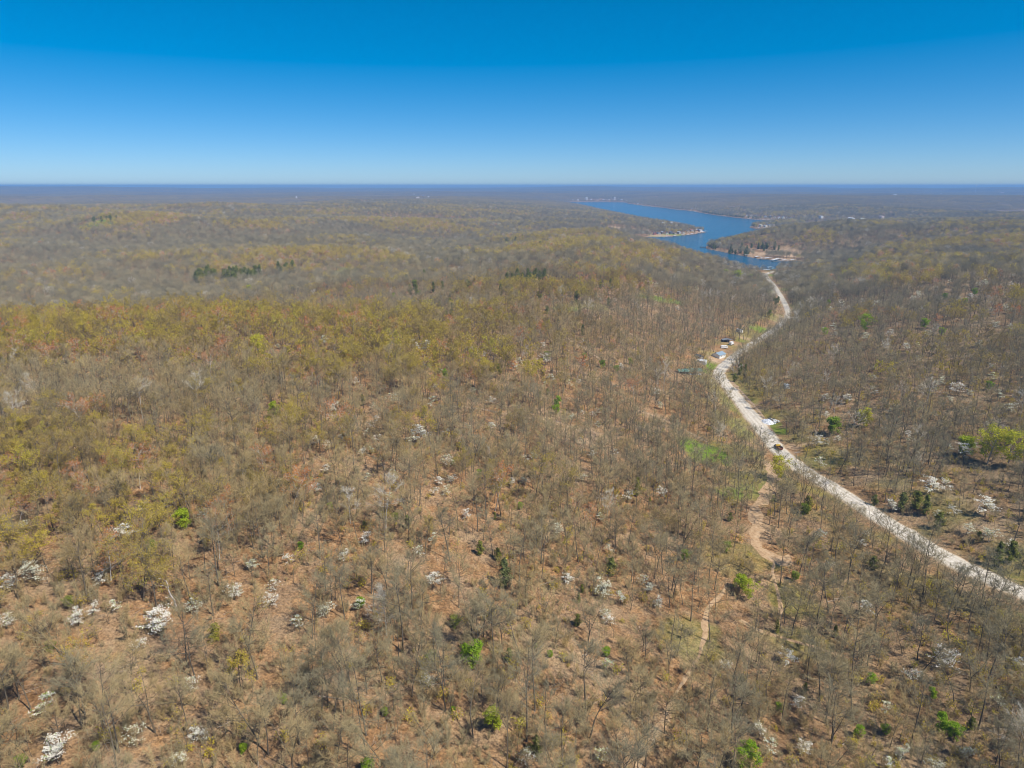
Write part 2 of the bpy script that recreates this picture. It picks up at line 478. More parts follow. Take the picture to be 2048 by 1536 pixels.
def strip(name, line, width, m, lift, cross=5, wob=0.0, drape=True, seed=0, crown=0.0):
    """a road or track laid on the ground along a line"""
    P = np.asarray(line, float)
    # resample about every 2.5 m
    seg = np.hypot(np.diff(P[:, 0]), np.diff(P[:, 1])); s = np.concatenate([[0], np.cumsum(seg)])
    n = max(8, int(s[-1] / 2.5))
    q = np.linspace(0, s[-1], n)
    x = np.interp(q, s, P[:, 0]); y = np.interp(q, s, P[:, 1]); z = np.interp(q, s, P[:, 2])
    tx, ty = np.gradient(x), np.gradient(y); L = np.hypot(tx, ty) + 1e-9
    nx, ny = ty / L, -tx / L
    width = width * (1 - 0.30 * sstep(450, 800, y)) if not drape else width
    wl = width * (0.5 + wob * (fbm(q / 6.0, q * 0 + seed, 81 + seed, 3) - 0.5)); wr = width * (0.5 + wob * (fbm(q / 6.0, q * 0 + 5 + seed, 91 + seed, 3) - 0.5))
    k = np.linspace(-1, 1, cross)
    W = np.where(k[None] < 0, wl[:, None], wr[:, None]) * k[None]
    X = x[:, None] + nx[:, None] * W; Y = y[:, None] + ny[:, None] * W
    Z = (height(X, Y) if drape else np.repeat(z[:, None], cross, 1)) + lift + crown * (1 - k[None] ** 2)
    Z[:, 0] -= 0.12 if drape else 0.35; Z[:, -1] -= 0.12 if drape else 0.35
    ii = np.arange(n * cross).reshape(n, cross)
    fq = np.stack([ii[:-1, :-1].ravel(), ii[:-1, 1:].ravel(), ii[1:, 1:].ravel(), ii[1:, :-1].ravel()], 1)
    kk = np.repeat(np.abs(k)[None], n, 0)
    return link(name, mesh_np(name, np.stack([X.ravel(), Y.ravel(), Z.ravel()], 1), fq, [m], attrs={'edge': kk}, smooth=True)), np.stack([x, y, z], 1)

def road_material():
    m, t, b = mat('pale_gravel')
    P = objpos(t)
    n = noise(t, 0.6, 6, 0.7, P).outputs[0]
    f = noise(t, 4.0, 3, 0.7, P).outputs[0]
    c = ramp(t, n, [(0.3, (0.48, 0.42, 0.34)), (0.5, (0.63, 0.57, 0.48)), (0.72, (0.74, 0.70, 0.61))])
    c = mix(t, 0.6, c, ramp(t, f, [(0.3, (0.72, 0.7, 0.68)), (0.6, (1.08, 1.08, 1.08))]), 'MULTIPLY')
    e = attr(t, 'edge').outputs['Fac']
    ef = ramp(t, math_(t, 'ADD', e, math_(t, 'MULTIPLY', math_(t, 'SUBTRACT', n, 0.5), 0.5)), [(0.72, (0, 0, 0)), (0.92, (1, 1, 1))])
    ruts = ramp(t, math_(t, 'ADD', e, math_(t, 'MULTIPLY', math_(t, 'SUBTRACT', n, 0.5), 0.25)), [(0.0, (0.86, 0.84, 0.80)), (0.14, (1, 1, 1)), (0.30, (1.06, 1.06, 1.06)), (0.42, (0.88, 0.86, 0.82)), (0.60, (0.97, 0.96, 0.93))])
    c = mix(t, 1.0, c, ruts, 'MULTIPLY')
    c = mix(t, ef, c, (0.47, 0.36, 0.24))
    t.links.new(c, b.inputs['Base Color'])
    b.inputs['Roughness'].default_value = 0.95
    return m
def dirt_material(name, a, b_, c_):
    m, t, b = mat(name)
    P = objpos(t)
    n = noise(t, 0.7, 6, 0.7, P).outputs[0]
    t.links.new(ramp(t, n, [(0.3, a), (0.5, b_), (0.72, c_)]), b.inputs['Base Color'])
    b.inputs['Roughness'].default_value = 1.0
    return m
M_ROAD = road_material()
M_DIRT = dirt_material('tan_dirt', (0.27, 0.17, 0.09), (0.45, 0.30, 0.17), (0.56, 0.42, 0.27))
M_TRACK = dirt_material('worn_track', (0.26, 0.17, 0.10), (0.40, 0.28, 0.175), (0.52, 0.40, 0.28))
road, ROADL = strip('gravel_road', ROADS, 11.8, M_ROAD, 0.10, cross=9, wob=0.25, drape=False, crown=0.10)
tag(road, 'pale gravel road running down the valley to the lake', 'road', kind='structure')
LINES = [ROADL]
TRACKS = [
 ('creek_bed', 'dry stony creek bed between the grass clearing and the road', 6.0, M_DIRT, [(1540,925),(1546,955),(1534,985),(1516,1010),(1513,1045),(1508,1080),(1526,1105),(1552,1118),(1584,1122)]),
 ('dirt_path', 'narrow dirt path leaving the creek bed towards the near valley', 1.6, M_DIRT, [(1548,1122),(1546,1150),(1556,1185),(1562,1215),(1558,1245)]),
 ('gully', 'short eroded gully of bare tan soil in the valley wood', 2.0, M_DIRT, [(1452,1172),(1440,1192),(1418,1212),(1410,1240),(1412,1268)]),
 ('gully', 'eroded gully of orange soil low in the valley wood', 1.9, M_DIRT, [(1345,1396),(1338,1425),(1322,1455),(1300,1480),(1284,1505),(1276,1540)]),
 ('gully', 'thin worn gully joining the two bare gullies in the valley wood', 1.4, M_DIRT, [(1412,1266),(1402,1300),(1384,1335),(1366,1365),(1347,1394)]),
 ('dirt_path', 'bare dirt path crossing the valley wood below the creek bed', 1.8, M_DIRT, [(1480,1240),(1510,1258),(1545,1270),(1582,1280),(1625,1295),(1678,1310)]),
 ('dirt_track', 'tan dirt track climbing the slope above the white cabins', 3.0, M_TRACK, [(1040,645),(1080,648),(1110,660),(1138,680),(1160,692),(1185,708),(1205,722)]),
 ('dirt_track', 'pale track along the slope behind the grass clearing', 2.4, M_TRACK, [(1190,632),(1230,652),(1270,672),(1310,690),(1340,700)]),
 ('dirt_track', 'dirt track through the open oak wood mid slope', 2.6, M_TRACK, [(905,812),(960,818),(1010,828),(1060,836),(1110,842),(1160,862)]),
 ('dirt_track', 'dirt track descending to the grass clearing', 2.2, M_TRACK, [(1270,818),(1310,832),(1350,850),(1385,868),(1415,885)]),
 ('dirt_track', 'level dirt track past the lone white dogwoods', 2.4, M_TRACK, [(1060,738),(1110,742),(1160,752),(1200,760),(1240,775)]),
 ('dirt_track', 'pale track along the ridge behind the yellow oaks', 3.4, M_TRACK, [(520,628),(570,626),(620,626),(670,622),(715,617)]),
 ('dirt_bank', 'dirt shoulder beside the gravel road', 2.4, M_TRACK, [(1462,762),(1498,800),(1530,840),(1547,870)]),
 ('dirt_road', 'tan dirt road cut across the hill above the docks', 6.0, M_DIRT, [(1493,493),(1500,497),(1530,501),(1560,505),(1590,509),(1620,513)]),
 ('dirt_road', 'tan dirt road dropping to the docks', 6.0, M_DIRT, [(1494,496),(1505,502),(1516,508),(1527,513)]),
]
for nm, lab, wd, m, px in TRACKS:
    pts = [hit(u, v)[:3] for u, v in px]
    o, L = strip(nm, smooth_line(pts, 4), wd, m, 0.10, cross=5, wob=1.3, seed=len(LINES))
    tag(o, lab, 'track', kind='structure')
    LINES.append(L)
# ------------------------------------------------------------------ tree materials
def tree_colour(name, stops, leaf=False, var=0.35, transl=0.0):
    """bark, twig or leaf colour: chosen along the ramp by each tree's own tint"""
    m, t, b = mat(name)
    tint = attr(t, 'tint', 'INSTANCER').outputs['Fac']
    n = noise(t, 0.9 if leaf else 0.35, 3, 0.6, objpos(t)).outputs[0]
    f = math_(t, 'ADD', tint, math_(t, 'MULTIPLY', math_(t, 'SUBTRACT', n, 0.5), var))
    c = ramp(t, f, stops)
    t.links.new(c, b.inputs['Base Color'])
    b.inputs['Roughness'].default_value = 0.9
    b.inputs['Specular IOR Level'].default_value = 0.05
    if transl:
        tr = t.nodes.new('ShaderNodeBsdfTranslucent')
        t.links.new(c, tr.inputs['Color'])
        ms = t.nodes.new('ShaderNodeMixShader')
        ms.inputs[0].default_value = transl
        t.links.new(b.outputs[0], ms.inputs[1]); t.links.new(tr.outputs[0], ms.inputs[2])
        t.links.new(ms.outputs[0], t.nodes['Material Output'].inputs['Surface'])
    return m
M_BARK = tree_colour('oak_bark', [(0.0, (0.135, 0.115, 0.090)), (0.5, (0.175, 0.145, 0.105)), (0.85, (0.20, 0.165, 0.11)), (1.0, (0.46, 0.42, 0.37))])
M_TWIG = tree_colour('bare_twigs', [(0.0, (0.275, 0.245, 0.155)), (0.35, (0.385, 0.315, 0.17)), (0.7, (0.46, 0.335, 0.155)), (0.88, (0.47, 0.36, 0.17)), (1.0, (0.62, 0.57, 0.47))])
M_BUD = tree_colour('spring_buds', [(0.0, (0.36, 0.25, 0.11)), (0.3, (0.46, 0.345, 0.085)), (0.55, (0.55, 0.43, 0.06)), (0.75, (0.64, 0.51, 0.055)), (0.9, (0.56, 0.52, 0.06)), (1.0, (0.62, 0.25, 0.07))], True, 0.3, 0.3)
M_GREEN = tree_colour('fresh_leaves', [(0.0, (0.20, 0.22, 0.07)), (0.35, (0.30, 0.34, 0.06)), (0.65, (0.27, 0.44, 0.025)), (0.85, (0.45, 0.52, 0.04)), (1.0, (0.62, 0.56, 0.06))], True, 0.5, 0.35)
M_CEDAR = tree_colour('cedar_needles', [(0.0, (0.175, 0.195, 0.075)), (0.5, (0.20, 0.22, 0.05)), (1.0, (0.32, 0.29, 0.045))], True, 0.6, 0.1)
M_WHITE = tree_colour('white_blossom', [(0.0, (0.76, 0.77, 0.58)), (0.4, (0.88, 0.86, 0.76)), (0.8, (0.90, 0.87, 0.80)), (1.0, (0.70, 0.76, 0.48))], True, 0.5, 0.25)
M_SNAG = flat('weathered_wood', (0.52, 0.46, 0.41), 0.9, 0.3, 0.7)
M_LOG = flat('fallen_wood', (0.36, 0.29, 0.22), 0.95, 0.35, 0.6)

# ------------------------------------------------------------------ growing a tree
class Soup:
    """vertices and quads/triangles gathered as python lists"""
    def __init__(s): s.v = []; s.f = []; s.m = []
    def tube(s, pts, rad, sides, mi=0):
        b0 = len(s.v)
        n = len(pts)
        for i, p in enumerate(pts):
            d = (pts[min(i + 1, n - 1)] - pts[max(i - 1, 0)]).normalized()
            a = d.orthogonal().normalized(); b = d.cross(a)
            for k in range(sides):
                an = 2 * math.pi * k / sides
                s.v.append(p + (a * math.cos(an) + b * math.sin(an)) * rad[i])
        for i in range(n - 1):
            for k in range(sides):
                k2 = (k + 1) % sides
                s.f.append((b0 + i * sides + k, b0 + i * sides + k2, b0 + (i + 1) * sides + k2, b0 + (i + 1) * sides + k)); s.m.append(mi)
    def spike(s, p, q, r, mi=0):
        d = (q - p)
        a = d.orthogonal().normalized() * r
        b = d.cross(a).normalized() * r
        b0 = len(s.v)
        s.v += [p + a, p - a * 0.5 + b * 0.87, p - a * 0.5 - b * 0.87, q]
        s.f += [(b0, b0 + 1, b0 + 3), (b0 + 1, b0 + 2, b0 + 3), (b0 + 2, b0, b0 + 3)]; s.m += [mi] * 3
    def leaf(s, c, n, size, mi=0, asp=0.7, rnd=random):
        a = n.orthogonal().normalized()
        a = (Matrix.Rotation(rnd.uniform(0, 6.28), 3, n) @ a)
        b = n.cross(a).normalized()
        b0 = len(s.v)
        h = size * 0.5
        up = n * (h * rnd.uniform(-0.5, 0.5))
        s.v += [c - a * h, c - b * h * asp + up, c + a * h, c + b * h * asp + up]
        s.f.append((b0, b0 + 1, b0 + 2, b0 + 3)); s.m.append(mi)
    def mesh(s, name, mats, smooth=False):
        me = bpy.data.meshes.new(name)
        me.from_pydata([tuple(v) for v in s.v], [], s.f)
        for m in mats: me.materials.append(m)
        me.polygons.foreach_set('material_index', np.array(s.m, np.int32))
        if smooth: me.polygons.foreach_set('use_smooth', np.ones(len(s.f), bool))
        me.update()
        return me

def rvec(r): 
    return Vector((r.gauss(0, 1), r.gauss(0, 1), r.gauss(0, 1))).normalized()

def wander(r, p, d, L, n, wob, up):
    pts = [p.copy()]
    for i in range(n):
        d = (d + rvec(r) * wob + Vector((0, 0, up))).normalized()
        p = p + d * (L / n)
        pts.append(p.copy())
    return pts, d

def along(pts, t):
    x = t * (len(pts) - 1); i = min(int(x), len(pts) - 2)
    return pts[i].lerp(pts[i + 1], x - i), (pts[i + 1] - pts[i]).normalized()

def oak(seed, H, clear=0.45, nlimb=9, spread=1.0, lean=0.0, fork=False, crook=0.06, r0=None, detail=1.0, buds=0, budsize=0.26, twigr=0.020, wide=1.0):
    """forest-grown hardwood: clear bole, ascending limbs, branchlets, twigs; returns trunk soup and crown soup"""
    r = random.Random(seed)
    T, C = Soup(), Soup()
    r0 = r0 or H * 0.0088
    la = r.uniform(0, 6.28)
    boles = []
    if fork:
        pts, d = wander(r, Vector((0, 0, -0.4)), Vector((lean * math.cos(la), lean * math.sin(la), 1)), H * clear * 0.55, 4, crook, 0.02)
        T.tube(pts, [r0 * 1.35, r0 * 1.15, r0 * 1.05, r0, r0 * 0.97], 6)
        for sgn in (0, 1):
            an = r.uniform(0, 6.28) if sgn == 0 else an + math.pi + r.uniform(-0.6, 0.6)
            dd = Vector((math.cos(an) * 0.38, math.sin(an) * 0.38, 1)).normalized()
            p2, d2 = wander(r, pts[-1], dd, H * (1 - clear * 0.55) * r.uniform(0.85, 1.0), 8, crook * 1.3, 0.05)
            boles.append((p2, r0 * 0.72, 0.18))
    else:
        pts, d = wander(r, Vector((0, 0, -0.4)), Vector((lean * math.cos(la), lean * math.sin(la), 1)), H, 11, crook, 0.04 if lean < 0.2 else 0.0)
        boles.append((pts, r0 * 1.3, clear))
    tips = []
    for pts, rb, t0 in boles:
        n = len(pts)
        rad = [rb * (1 - 0.90 * (i / (n - 1)) ** 0.9) + 0.012 for i in range(n)]
        if not fork: rad[0] = rb * 1.3
        T.tube(pts, rad, 6)
        nl = max(5, int(nlimb * (0.85 if fork else 1.35)))
        for i in range(nl):
            t = t0 + (0.97 - t0) * ((i + r.uniform(0.1, 0.9)) / nl)
            p, d = along(pts, t)
            an = r.uniform(0, 6.28)
            k = 1 - (t - t0) / (1 - t0 + 1e-6)
            sl = (0.75 + 0.95 * k) * spread
            dd = (Vector((math.cos(an), math.sin(an), 0)) * sl + Vector((0, 0, r.uniform(0.55, 0.95)))).normalized()
            L = H * r.uniform(0.23, 0.38) * (0.6 + 0.6 * k) * wide
            lp, ld = wander(r, p, dd, L, 5, 0.17, 0.035)
            rl = rb * (1 - 0.85 * t) * r.uniform(0.45, 0.62) + 0.018
            T.tube(lp, [rl * (1 - 0.84 * q / 5) for q in range(6)], 4)
            nb = max(3, int(8 * detail ** 0.5))
            for j in range(nb):
                tb = 0.22 + 0.78 * ((j + r.random()) / nb)
                bp, bd = along(lp, tb)
                side = rvec(r)
                bdir = (bd * 0.75 + side * 0.8 + Vector((0, 0, 0.28))).normalized()
                bl = L * r.uniform(0.32, 0.55) * (1.1 - 0.45 * tb)
                b2, _ = wander(r, bp, bdir, bl, 3, 0.20, 0.05)
                rbr = rl * 0.40 * (1 - 0.5 * tb) + 0.012
                C.tube(b2, [rbr, rbr * 0.75, rbr * 0.5, rbr * 0.25], 3)
                ntw = max(3, int(11 * detail))
                for q in range(ntw):
                    tp, td = along(b2, 0.15 + 0.85 * (q + r.random()) / ntw)
                    tdir = (td * 0.7 + rvec(r) * 0.85 + Vector((0, 0, 0.25))).normalized()
                    tl = r.uniform(0.65, 1.5) * (H / 17) ** 0.7
                    te = tp + tdir * tl
                    C.spike(tp, te, twigr)
                    tips.append((tp, te))
                    if detail >= 1.0 and q % 2 == 0:
                        mid = tp.lerp(te, r.uniform(0.3, 0.7))
                        C.spike(mid, mid + (tdir * 0.6 + rvec(r) * 0.8).normalized() * tl * 0.6, twigr * 0.75)
    if buds:
        for i in range(buds):
            tp, te = tips[r.randrange(len(tips))]
            c = tp.lerp(te, r.uniform(0.35, 1.1)) + rvec(r) * 0.12
            nn = (rvec(r) + Vector((0, 0, 0.7))).normalized()
            C.leaf(c, nn, budsize * r.uniform(0.6, 1.4), 1, 0.8, r)
    return T, C

def dogwood(seed, H=5.5, n=900, leafy=0.1, size=0.26):
    r = random.Random(seed)
    T, C = Soup(), Soup()
    stems = r.choice([1, 2, 2, 3])
    W = H * r.uniform(0.42, 0.56)
    ends = []
    for s in range(stems):
        an = r.uniform(0, 6.28)
        tilt = 0.0 if stems == 1 else r.uniform(0.15, 0.4)
        pts, d = wander(r, Vector((0, 0, -0.3)), Vector((math.cos(an) * tilt, math.sin(an) * tilt, 1)), H * 0.9, 6, 0.10, 0.03)
        T.tube(pts, [0.075, 0.066, 0.056, 0.046, 0.036, 0.026, 0.015], 5)
        for i in range(13):
            t = 0.33 + 0.66 * (i + r.random()) / 13
            p, d = along(pts, t)
            a2 = r.uniform(0, 6.28)
            L = W * r.uniform(0.55, 1.0) * (1.15 - 0.75 * max(0, t - 0.45) / 0.55)
            lp, _ = wander(r, p, Vector((math.cos(a2), math.sin(a2), r.uniform(0.05, 0.30))).normalized(), L, 4, 0.14, 0.0)
            T.tube(lp, [0.028, 0.023, 0.018, 0.012, 0.006], 3)
            ends.append(lp)
            for q in range(7):
                tp, td = along(lp, 0.3 + 0.7 * r.random())
                C.spike(tp, tp + (td + rvec(r) * 0.9).normalized() * r.uniform(0.3, 0.8), 0.011, 1)
    # flat sprays of white bracts riding along each horizontal limb, thicker on some limbs than others
    wts = [r.random() ** 1.3 + 0.3 for _ in ends]
    for i in range(n):
        lp = r.choices(ends, wts)[0]
        p, d = along(lp, min(1.0, r.uniform(0.22, 1.08)))
        c = p + Vector((r.gauss(0, 0.26), r.gauss(0, 0.26), abs(r.gauss(0, 0.11)) + 0.03))
        nn = (Vector((0, 0, 1)) + rvec(r) * 0.45).normalized()
        C.leaf(c, nn, size * r.uniform(0.5, 1.2), 2 if r.random() < leafy else 0, 0.85, r)
    return T, C

def cedar(seed, H=7.5, W=3.2, n=3200, size=0.36, ragged=0.5):
    r = random.Random(seed)
    T, C = Soup(), Soup()
    pts, d = wander(r, Vector((0, 0, -0.3)), Vector((0, 0, 1)), H * 0.97, 5, 0.03, 0.1)
    T.tube(pts, [0.14, 0.12, 0.095, 0.07, 0.045, 0.012], 6)
    nb = 70
    per = n // nb
    for i in range(nb):
        t = 0.06 + 0.92 * ((i + r.random()) / nb)
        prof = (min(1.0, t / 0.25) ** 0.6) * (1 - t) ** 0.55 * 1.12 + 0.08
        L = W * 0.5 * prof * r.uniform(1 - ragged, 1.15)
        p, _ = along(pts, t)
        an = r.uniform(0, 6.28)
        dd = Vector((math.cos(an), math.sin(an), 0.55 + 0.5 * t)).normalized()
        C.spike(p, p + dd * L, 0.02, 1)
        for k in range(per):
            q = r.random() ** 0.65
            c = p + dd * L * q + rvec(r) * (0.12 + 0.22 * L * q * 0.6)
            nn = (rvec(r) * 0.8 + Vector((math.cos(an), math.sin(an), 0.5))).normalized()
            C.leaf(c, nn, size * r.uniform(0.55, 1.3), 0, 0.45, r)
    return T, C

def leafy(seed, H=7.0, W=6.0, n=4200, size=0.34, base=0.18, cone=0.0):
    """small broadleaf in full spring leaf: clumps on real branches, with gaps between them"""
    r = random.Random(seed)
    T, C = Soup(), Soup()
    pts, d = wander(r, Vector((0, 0, -0.3)), Vector((0, 0, 1)), H * 0.85, 5, 0.09, 0.04)
    T.tube(pts, [0.13, 0.115, 0.095, 0.075, 0.05, 0.02], 6)
    cl = []
    for i in range(34):
        t = base + (0.98 - base) * ((i + r.random()) / 34)
        p, _ = along(pts, t)
        an = r.uniform(0, 6.28)
        prof = (math.sin(math.pi * min(1, (t - base) / (1 - base) * 0.82 + 0.14)) ** 0.7) * (1 - cone) + cone * (1.05 - t)
        L = W * 0.5 * prof * r.uniform(0.6, 1.12)
        lp, _ = wander(r, p, Vector((math.cos(an), math.sin(an), 0.55)).normalized(), L, 4, 0.15, 0.04)
        T.tube(lp, [0.045, 0.036, 0.027, 0.018, 0.008], 3)
        for k in range(3):
            c, _ = along(lp, r.uniform(0.45, 1.0))
            cl.append((c + rvec(r) * 0.35, r.uniform(0.45, 0.95) * (W / 6) ** 0.6))
    for i in range(n):
        c, rad = cl[r.randrange(len(cl))]
        o = rvec(r) * rad * r.random() ** 0.45
        o.z *= 0.75
        nn = (o.normalized() * 0.9 + rvec(r) * 0.8 + Vector((0, 0, 0.5))).normalized()
        C.leaf(c + o, nn, size * r.uniform(0.5, 1.35), 0, 0.6, r)
    return T, C

def shrub(seed, H=3.0, n=120, buds=0, budsize=0.16):
    r = random.Random(seed)
    C = Soup()
    for s in range(r.choice([3, 4, 5, 6])):
        an = r.uniform(0, 6.28)
        pts, d = wander(r, Vector((r.gauss(0, 0.3), r.gauss(0, 0.3), -0.1)), Vector((math.cos(an) * 0.4, math.sin(an) * 0.4, 1)), H * r.uniform(0.7, 1.05), 4, 0.16, 0.02)
        C.tube(pts, [0.032, 0.026, 0.02, 0.014, 0.006], 3)
        for q in range(n // 4):
            tp, td = along(pts, 0.25 + 0.75 * r.random())
            te = tp + (td * 0.6 + rvec(r)).normalized() * r.uniform(0.5, 1.3)
            C.spike(tp, te, 0.022)
            if buds and r.random() < buds:
                for z in range(3):
                    C.leaf(tp.lerp(te, r.uniform(0.4, 1.05)) + rvec(r) * 0.1, (rvec(r) + Vector((0, 0, 0.8))).normalized(), budsize * r.uniform(0.6, 1.4), 1, 0.8, r)
    return C

# looks of the hardwoods in front, and the words for them
OAKS = [
 dict(H=18, clear=0.50, nlimb=9, spread=0.9, look='tall straight'),
 dict(H=16, clear=0.42, nlimb=11, spread=1.2, wide=1.15, look='broad crowned'),
 dict(H=17, clear=0.50, nlimb=10, fork=True, look='forked'),
 dict(H=17, clear=0.52, nlimb=8, spread=0.7, lean=0.24, look='leaning'),
 dict(H=16, clear=0.45, nlimb=9, crook=0.16, look='crooked'),
 dict(H=13, clear=0.40, nlimb=8, spread=0.75, r0=0.09, wide=0.9, look='slender'),
 dict(H=19, clear=0.58, nlimb=9, spread=1.0, wide=1.1, look='high crowned'),
 dict(H=14, clear=0.28, nlimb=12, spread=1.1, r0=0.15, look='low branching'),
 dict(H=15, clear=0.36, nlimb=13, spread=1.0, crook=0.13, look='twisted'),
 dict(H=20, clear=0.58, nlimb=8, spread=0.8, look='towering'),
 dict(H=11, clear=0.30, nlimb=8, spread=0.9, r0=0.08, look='stunted'),
 dict(H=16, clear=0.48, nlimb=7, spread=1.3, lean=0.12, wide=1.3, look='open crowned'),
]
def oak_args(d): return {k: v for k, v in d.items() if k != 'look'}
HI_BARE, HI_BUD = [], []      # (trunk mesh, crown mesh)
for i, d in enumerate(OAKS):
    a = oak_args(d)
    T, C = oak(100 + i, detail=1.0, **a)
    HI_BARE.append((T.mesh('trunk', [M_BARK], True), C.mesh('crown', [M_TWIG, M_BUD])))
    T, C = oak(200 + i, detail=0.8, buds=2300, budsize=0.24, **a)
    HI_BUD.append((T.mesh('trunk', [M_BARK], True), C.mesh('crown', [M_TWIG, M_BUD])))
HI_DOG = []
for i in range(6):
    T, C = dogwood(300 + i, n=[560, 800, 1000, 720, 1180, 420][i], size=0.23, leafy=[.1, .05, .12, .3, .06, .2][i])
    HI_DOG.append((T.mesh('trunk', [M_BARK], True), C.mesh('crown', [M_WHITE, M_TWIG, M_GREEN])))
HI_CEDAR = []
for i, (h, w_) in enumerate([(6.2, 3.8), (7.0, 3.5), (5.0, 3.8), (5.6, 4.5)]):
    T, C = cedar(400 + i, h, w_)
    HI_CEDAR.append((T.mesh('trunk', [M_BARK], True), C.mesh('crown', [M_CEDAR, M_TWIG])))
HI_GREEN = []
for i, (h, w_, n, co) in enumerate([(7.0, 6.2, 3700, 0.0), (8.0, 5.2, 3000, 0.6), (6.0, 5.0, 2600, 0.0), (9.5, 8.5, 2500, 0.0)]):
    T, C = leafy(500 + i, h, w_, n, 0.34, cone=co)
    HI_GREEN.append((T.mesh('trunk', [M_BARK], True), C.mesh('crown', [M_GREEN, M_TWIG])))

# ------------------------------------------------------------------ lighter trees for the mass of the woodland
PROTO = bpy.data.collections.new('tree_kinds')          # holds the kinds the woodland draws from
def joined(name, T, C, mats_t, mats_c):
    S = Soup(); S.v = T.v + C.v
    o = len(T.v)
    S.f = list(T.f) + [tuple(i + o for i in f) for f in C.f]
    S.m = [0] * len(T.f) + [m + 1 for m in C.m]
    return S.mesh(name, mats_t + mats_c)
KIND_ID = {}
def proto(key, me):
    o = bpy.data.objects.new('kind_%03d' % len(PROTO.objects), me)
    KIND_ID.setdefault(key, []).append(len(PROTO.objects))
    PROTO.objects.link(o)
for i, d in enumerate(OAKS):
    a = oak_args(d)
    T, C = oak(100 + i, detail=0.85, twigr=0.023, **a)
    proto('bare_hi', joined('hardwood', T, C, [M_BARK], [M_TWIG, M_BUD]))
    T, C = oak(200 + i, detail=0.65, buds=1700, budsize=0.28, twigr=0.024, **a)
    proto('bud_hi', joined('hardwood', T, C, [M_BARK], [M_TWIG, M_BUD]))
    T, C = oak(110 + i, detail=0.5, twigr=0.055, **a)
    proto('bare_mid', joined('hardwood', T, C, [M_BARK], [M_TWIG, M_BUD]))
    T, C = oak(210 + i, detail=0.42, buds=620, budsize=0.5, twigr=0.05, **a)
    proto('bud_mid', joined('hardwood', T, C, [M_BARK], [M_TWIG, M_BUD]))
def far_tree(seed, H, W, ntw, nb, bs, clear=0.4, col=0):
    r = random.Random(seed)
    S = Soup()
    S.tube([Vector((0, 0, -1)), Vector((0, 0, H * 0.75))], [0.24, 0.08], 3, 0)
    for i in range(ntw):
        t = r.random()
        a = r.uniform(0, 6.28)
        rad = W * 0.5 * math.sqrt(r.random())
        p = Vector((math.cos(a) * rad, math.sin(a) * rad, H * (clear + (1 - clear) * t * (1 - 0.35 * (rad / (W * .5)) ** 2))))
        d = (Vector((p.x, p.y, 0)) * (0.9 / W) + Vector((0, 0, 0.8)) + rvec(r) * 0.45).normalized()
        S.spike(p, p + d * r.uniform(1.4, 3.0), 0.10, 1)
    for i in range(nb):
        a = r.uniform(0, 6.28)
        rad = W * 0.5 * math.sqrt(r.random())
        p = Vector((math.cos(a) * rad, math.sin(a) * rad, H * (1.0 - 0.38 * (rad / (W * .5)) ** 2 - 0.30 * r.random())))
        S.leaf(p, (rvec(r) + Vector((p.x / W, p.y / W, 0.8))).normalized(), bs * r.uniform(0.6, 1.4), 2, 0.8, r)
    return S
for i in range(6):
    proto('bare_far', far_tree(600 + i, 15 + i % 3, 10 + i % 2, 210, 0, 1).mesh('hardwood', [M_BARK, M_TWIG, M_BUD]))
    proto('bud_far', far_tree(620 + i, 15 + i % 3, 10 + i % 2, 120, 120, 1.0).mesh('hardwood', [M_BARK, M_TWIG, M_BUD]))
for i in range(3):
    T, C = dogwood(330 + i, n=150, size=0.6, leafy=0.1)
    proto('dog_mid', joined('dogwood', T, C, [M_BARK], [M_WHITE, M_TWIG, M_GREEN]))
    T, C = cedar(430 + i, 8, 3.6, 560, 0.8)
    proto('cedar_mid', joined('cedar', T, C, [M_BARK], [M_CEDAR, M_TWIG]))
    T, C = leafy(530 + i, 9, 7, 700, 0.8)
    proto('green_mid', joined('greentree', T, C, [M_BARK], [M_GREEN, M_TWIG]))
for i in range(5):
    proto('shrub', shrub(700 + i, 2.4 + 0.8 * i, 300).mesh('shrub', [M_TWIG, M_BUD]))
for i in range(3):
    proto('shrub_bud', shrub(720 + i, 2.2 + 0.5 * i, 90, 0.8, 0.24).mesh('shrub', [M_TWIG, M_BUD]))
for i in range(4):
    T, C = oak(750 + i, 7.0 + i, clear=0.38, nlimb=7, spread=0.7, r0=0.05, detail=0.3, twigr=0.028, crook=0.1, wide=0.8, buds=60 if i == 3 else 0, budsize=0.3)
    proto('sapling', joined('sapling', T, C, [M_BARK], [M_TWIG, M_BUD]))
for i in range(3):
    S = Soup(); r = random.Random(770 + i)
    for k in range(5):
        a = r.uniform(0, 6.28); p = Vector((r.gauss(0, 1.5), r.gauss(0, 1.5), 0.12)); d = Vector((math.cos(a), math.sin(a), 0.06)); L_ = r.uniform(1.2, 4.5)
        pts, _ = wander(r, p, d, L_, 3, 0.08, 0)
        S.tube(pts, [.07, .06, .045, .02], 3)
        for q in range(4):
            c_, d_ = along(pts, r.random()); S.spike(c_, c_ + (d_ + rvec(r) * 0.9).normalized() * r.uniform(.4, 1.2), 0.03)
    proto('sticks', S.mesh('sticks', [M_LOG]))
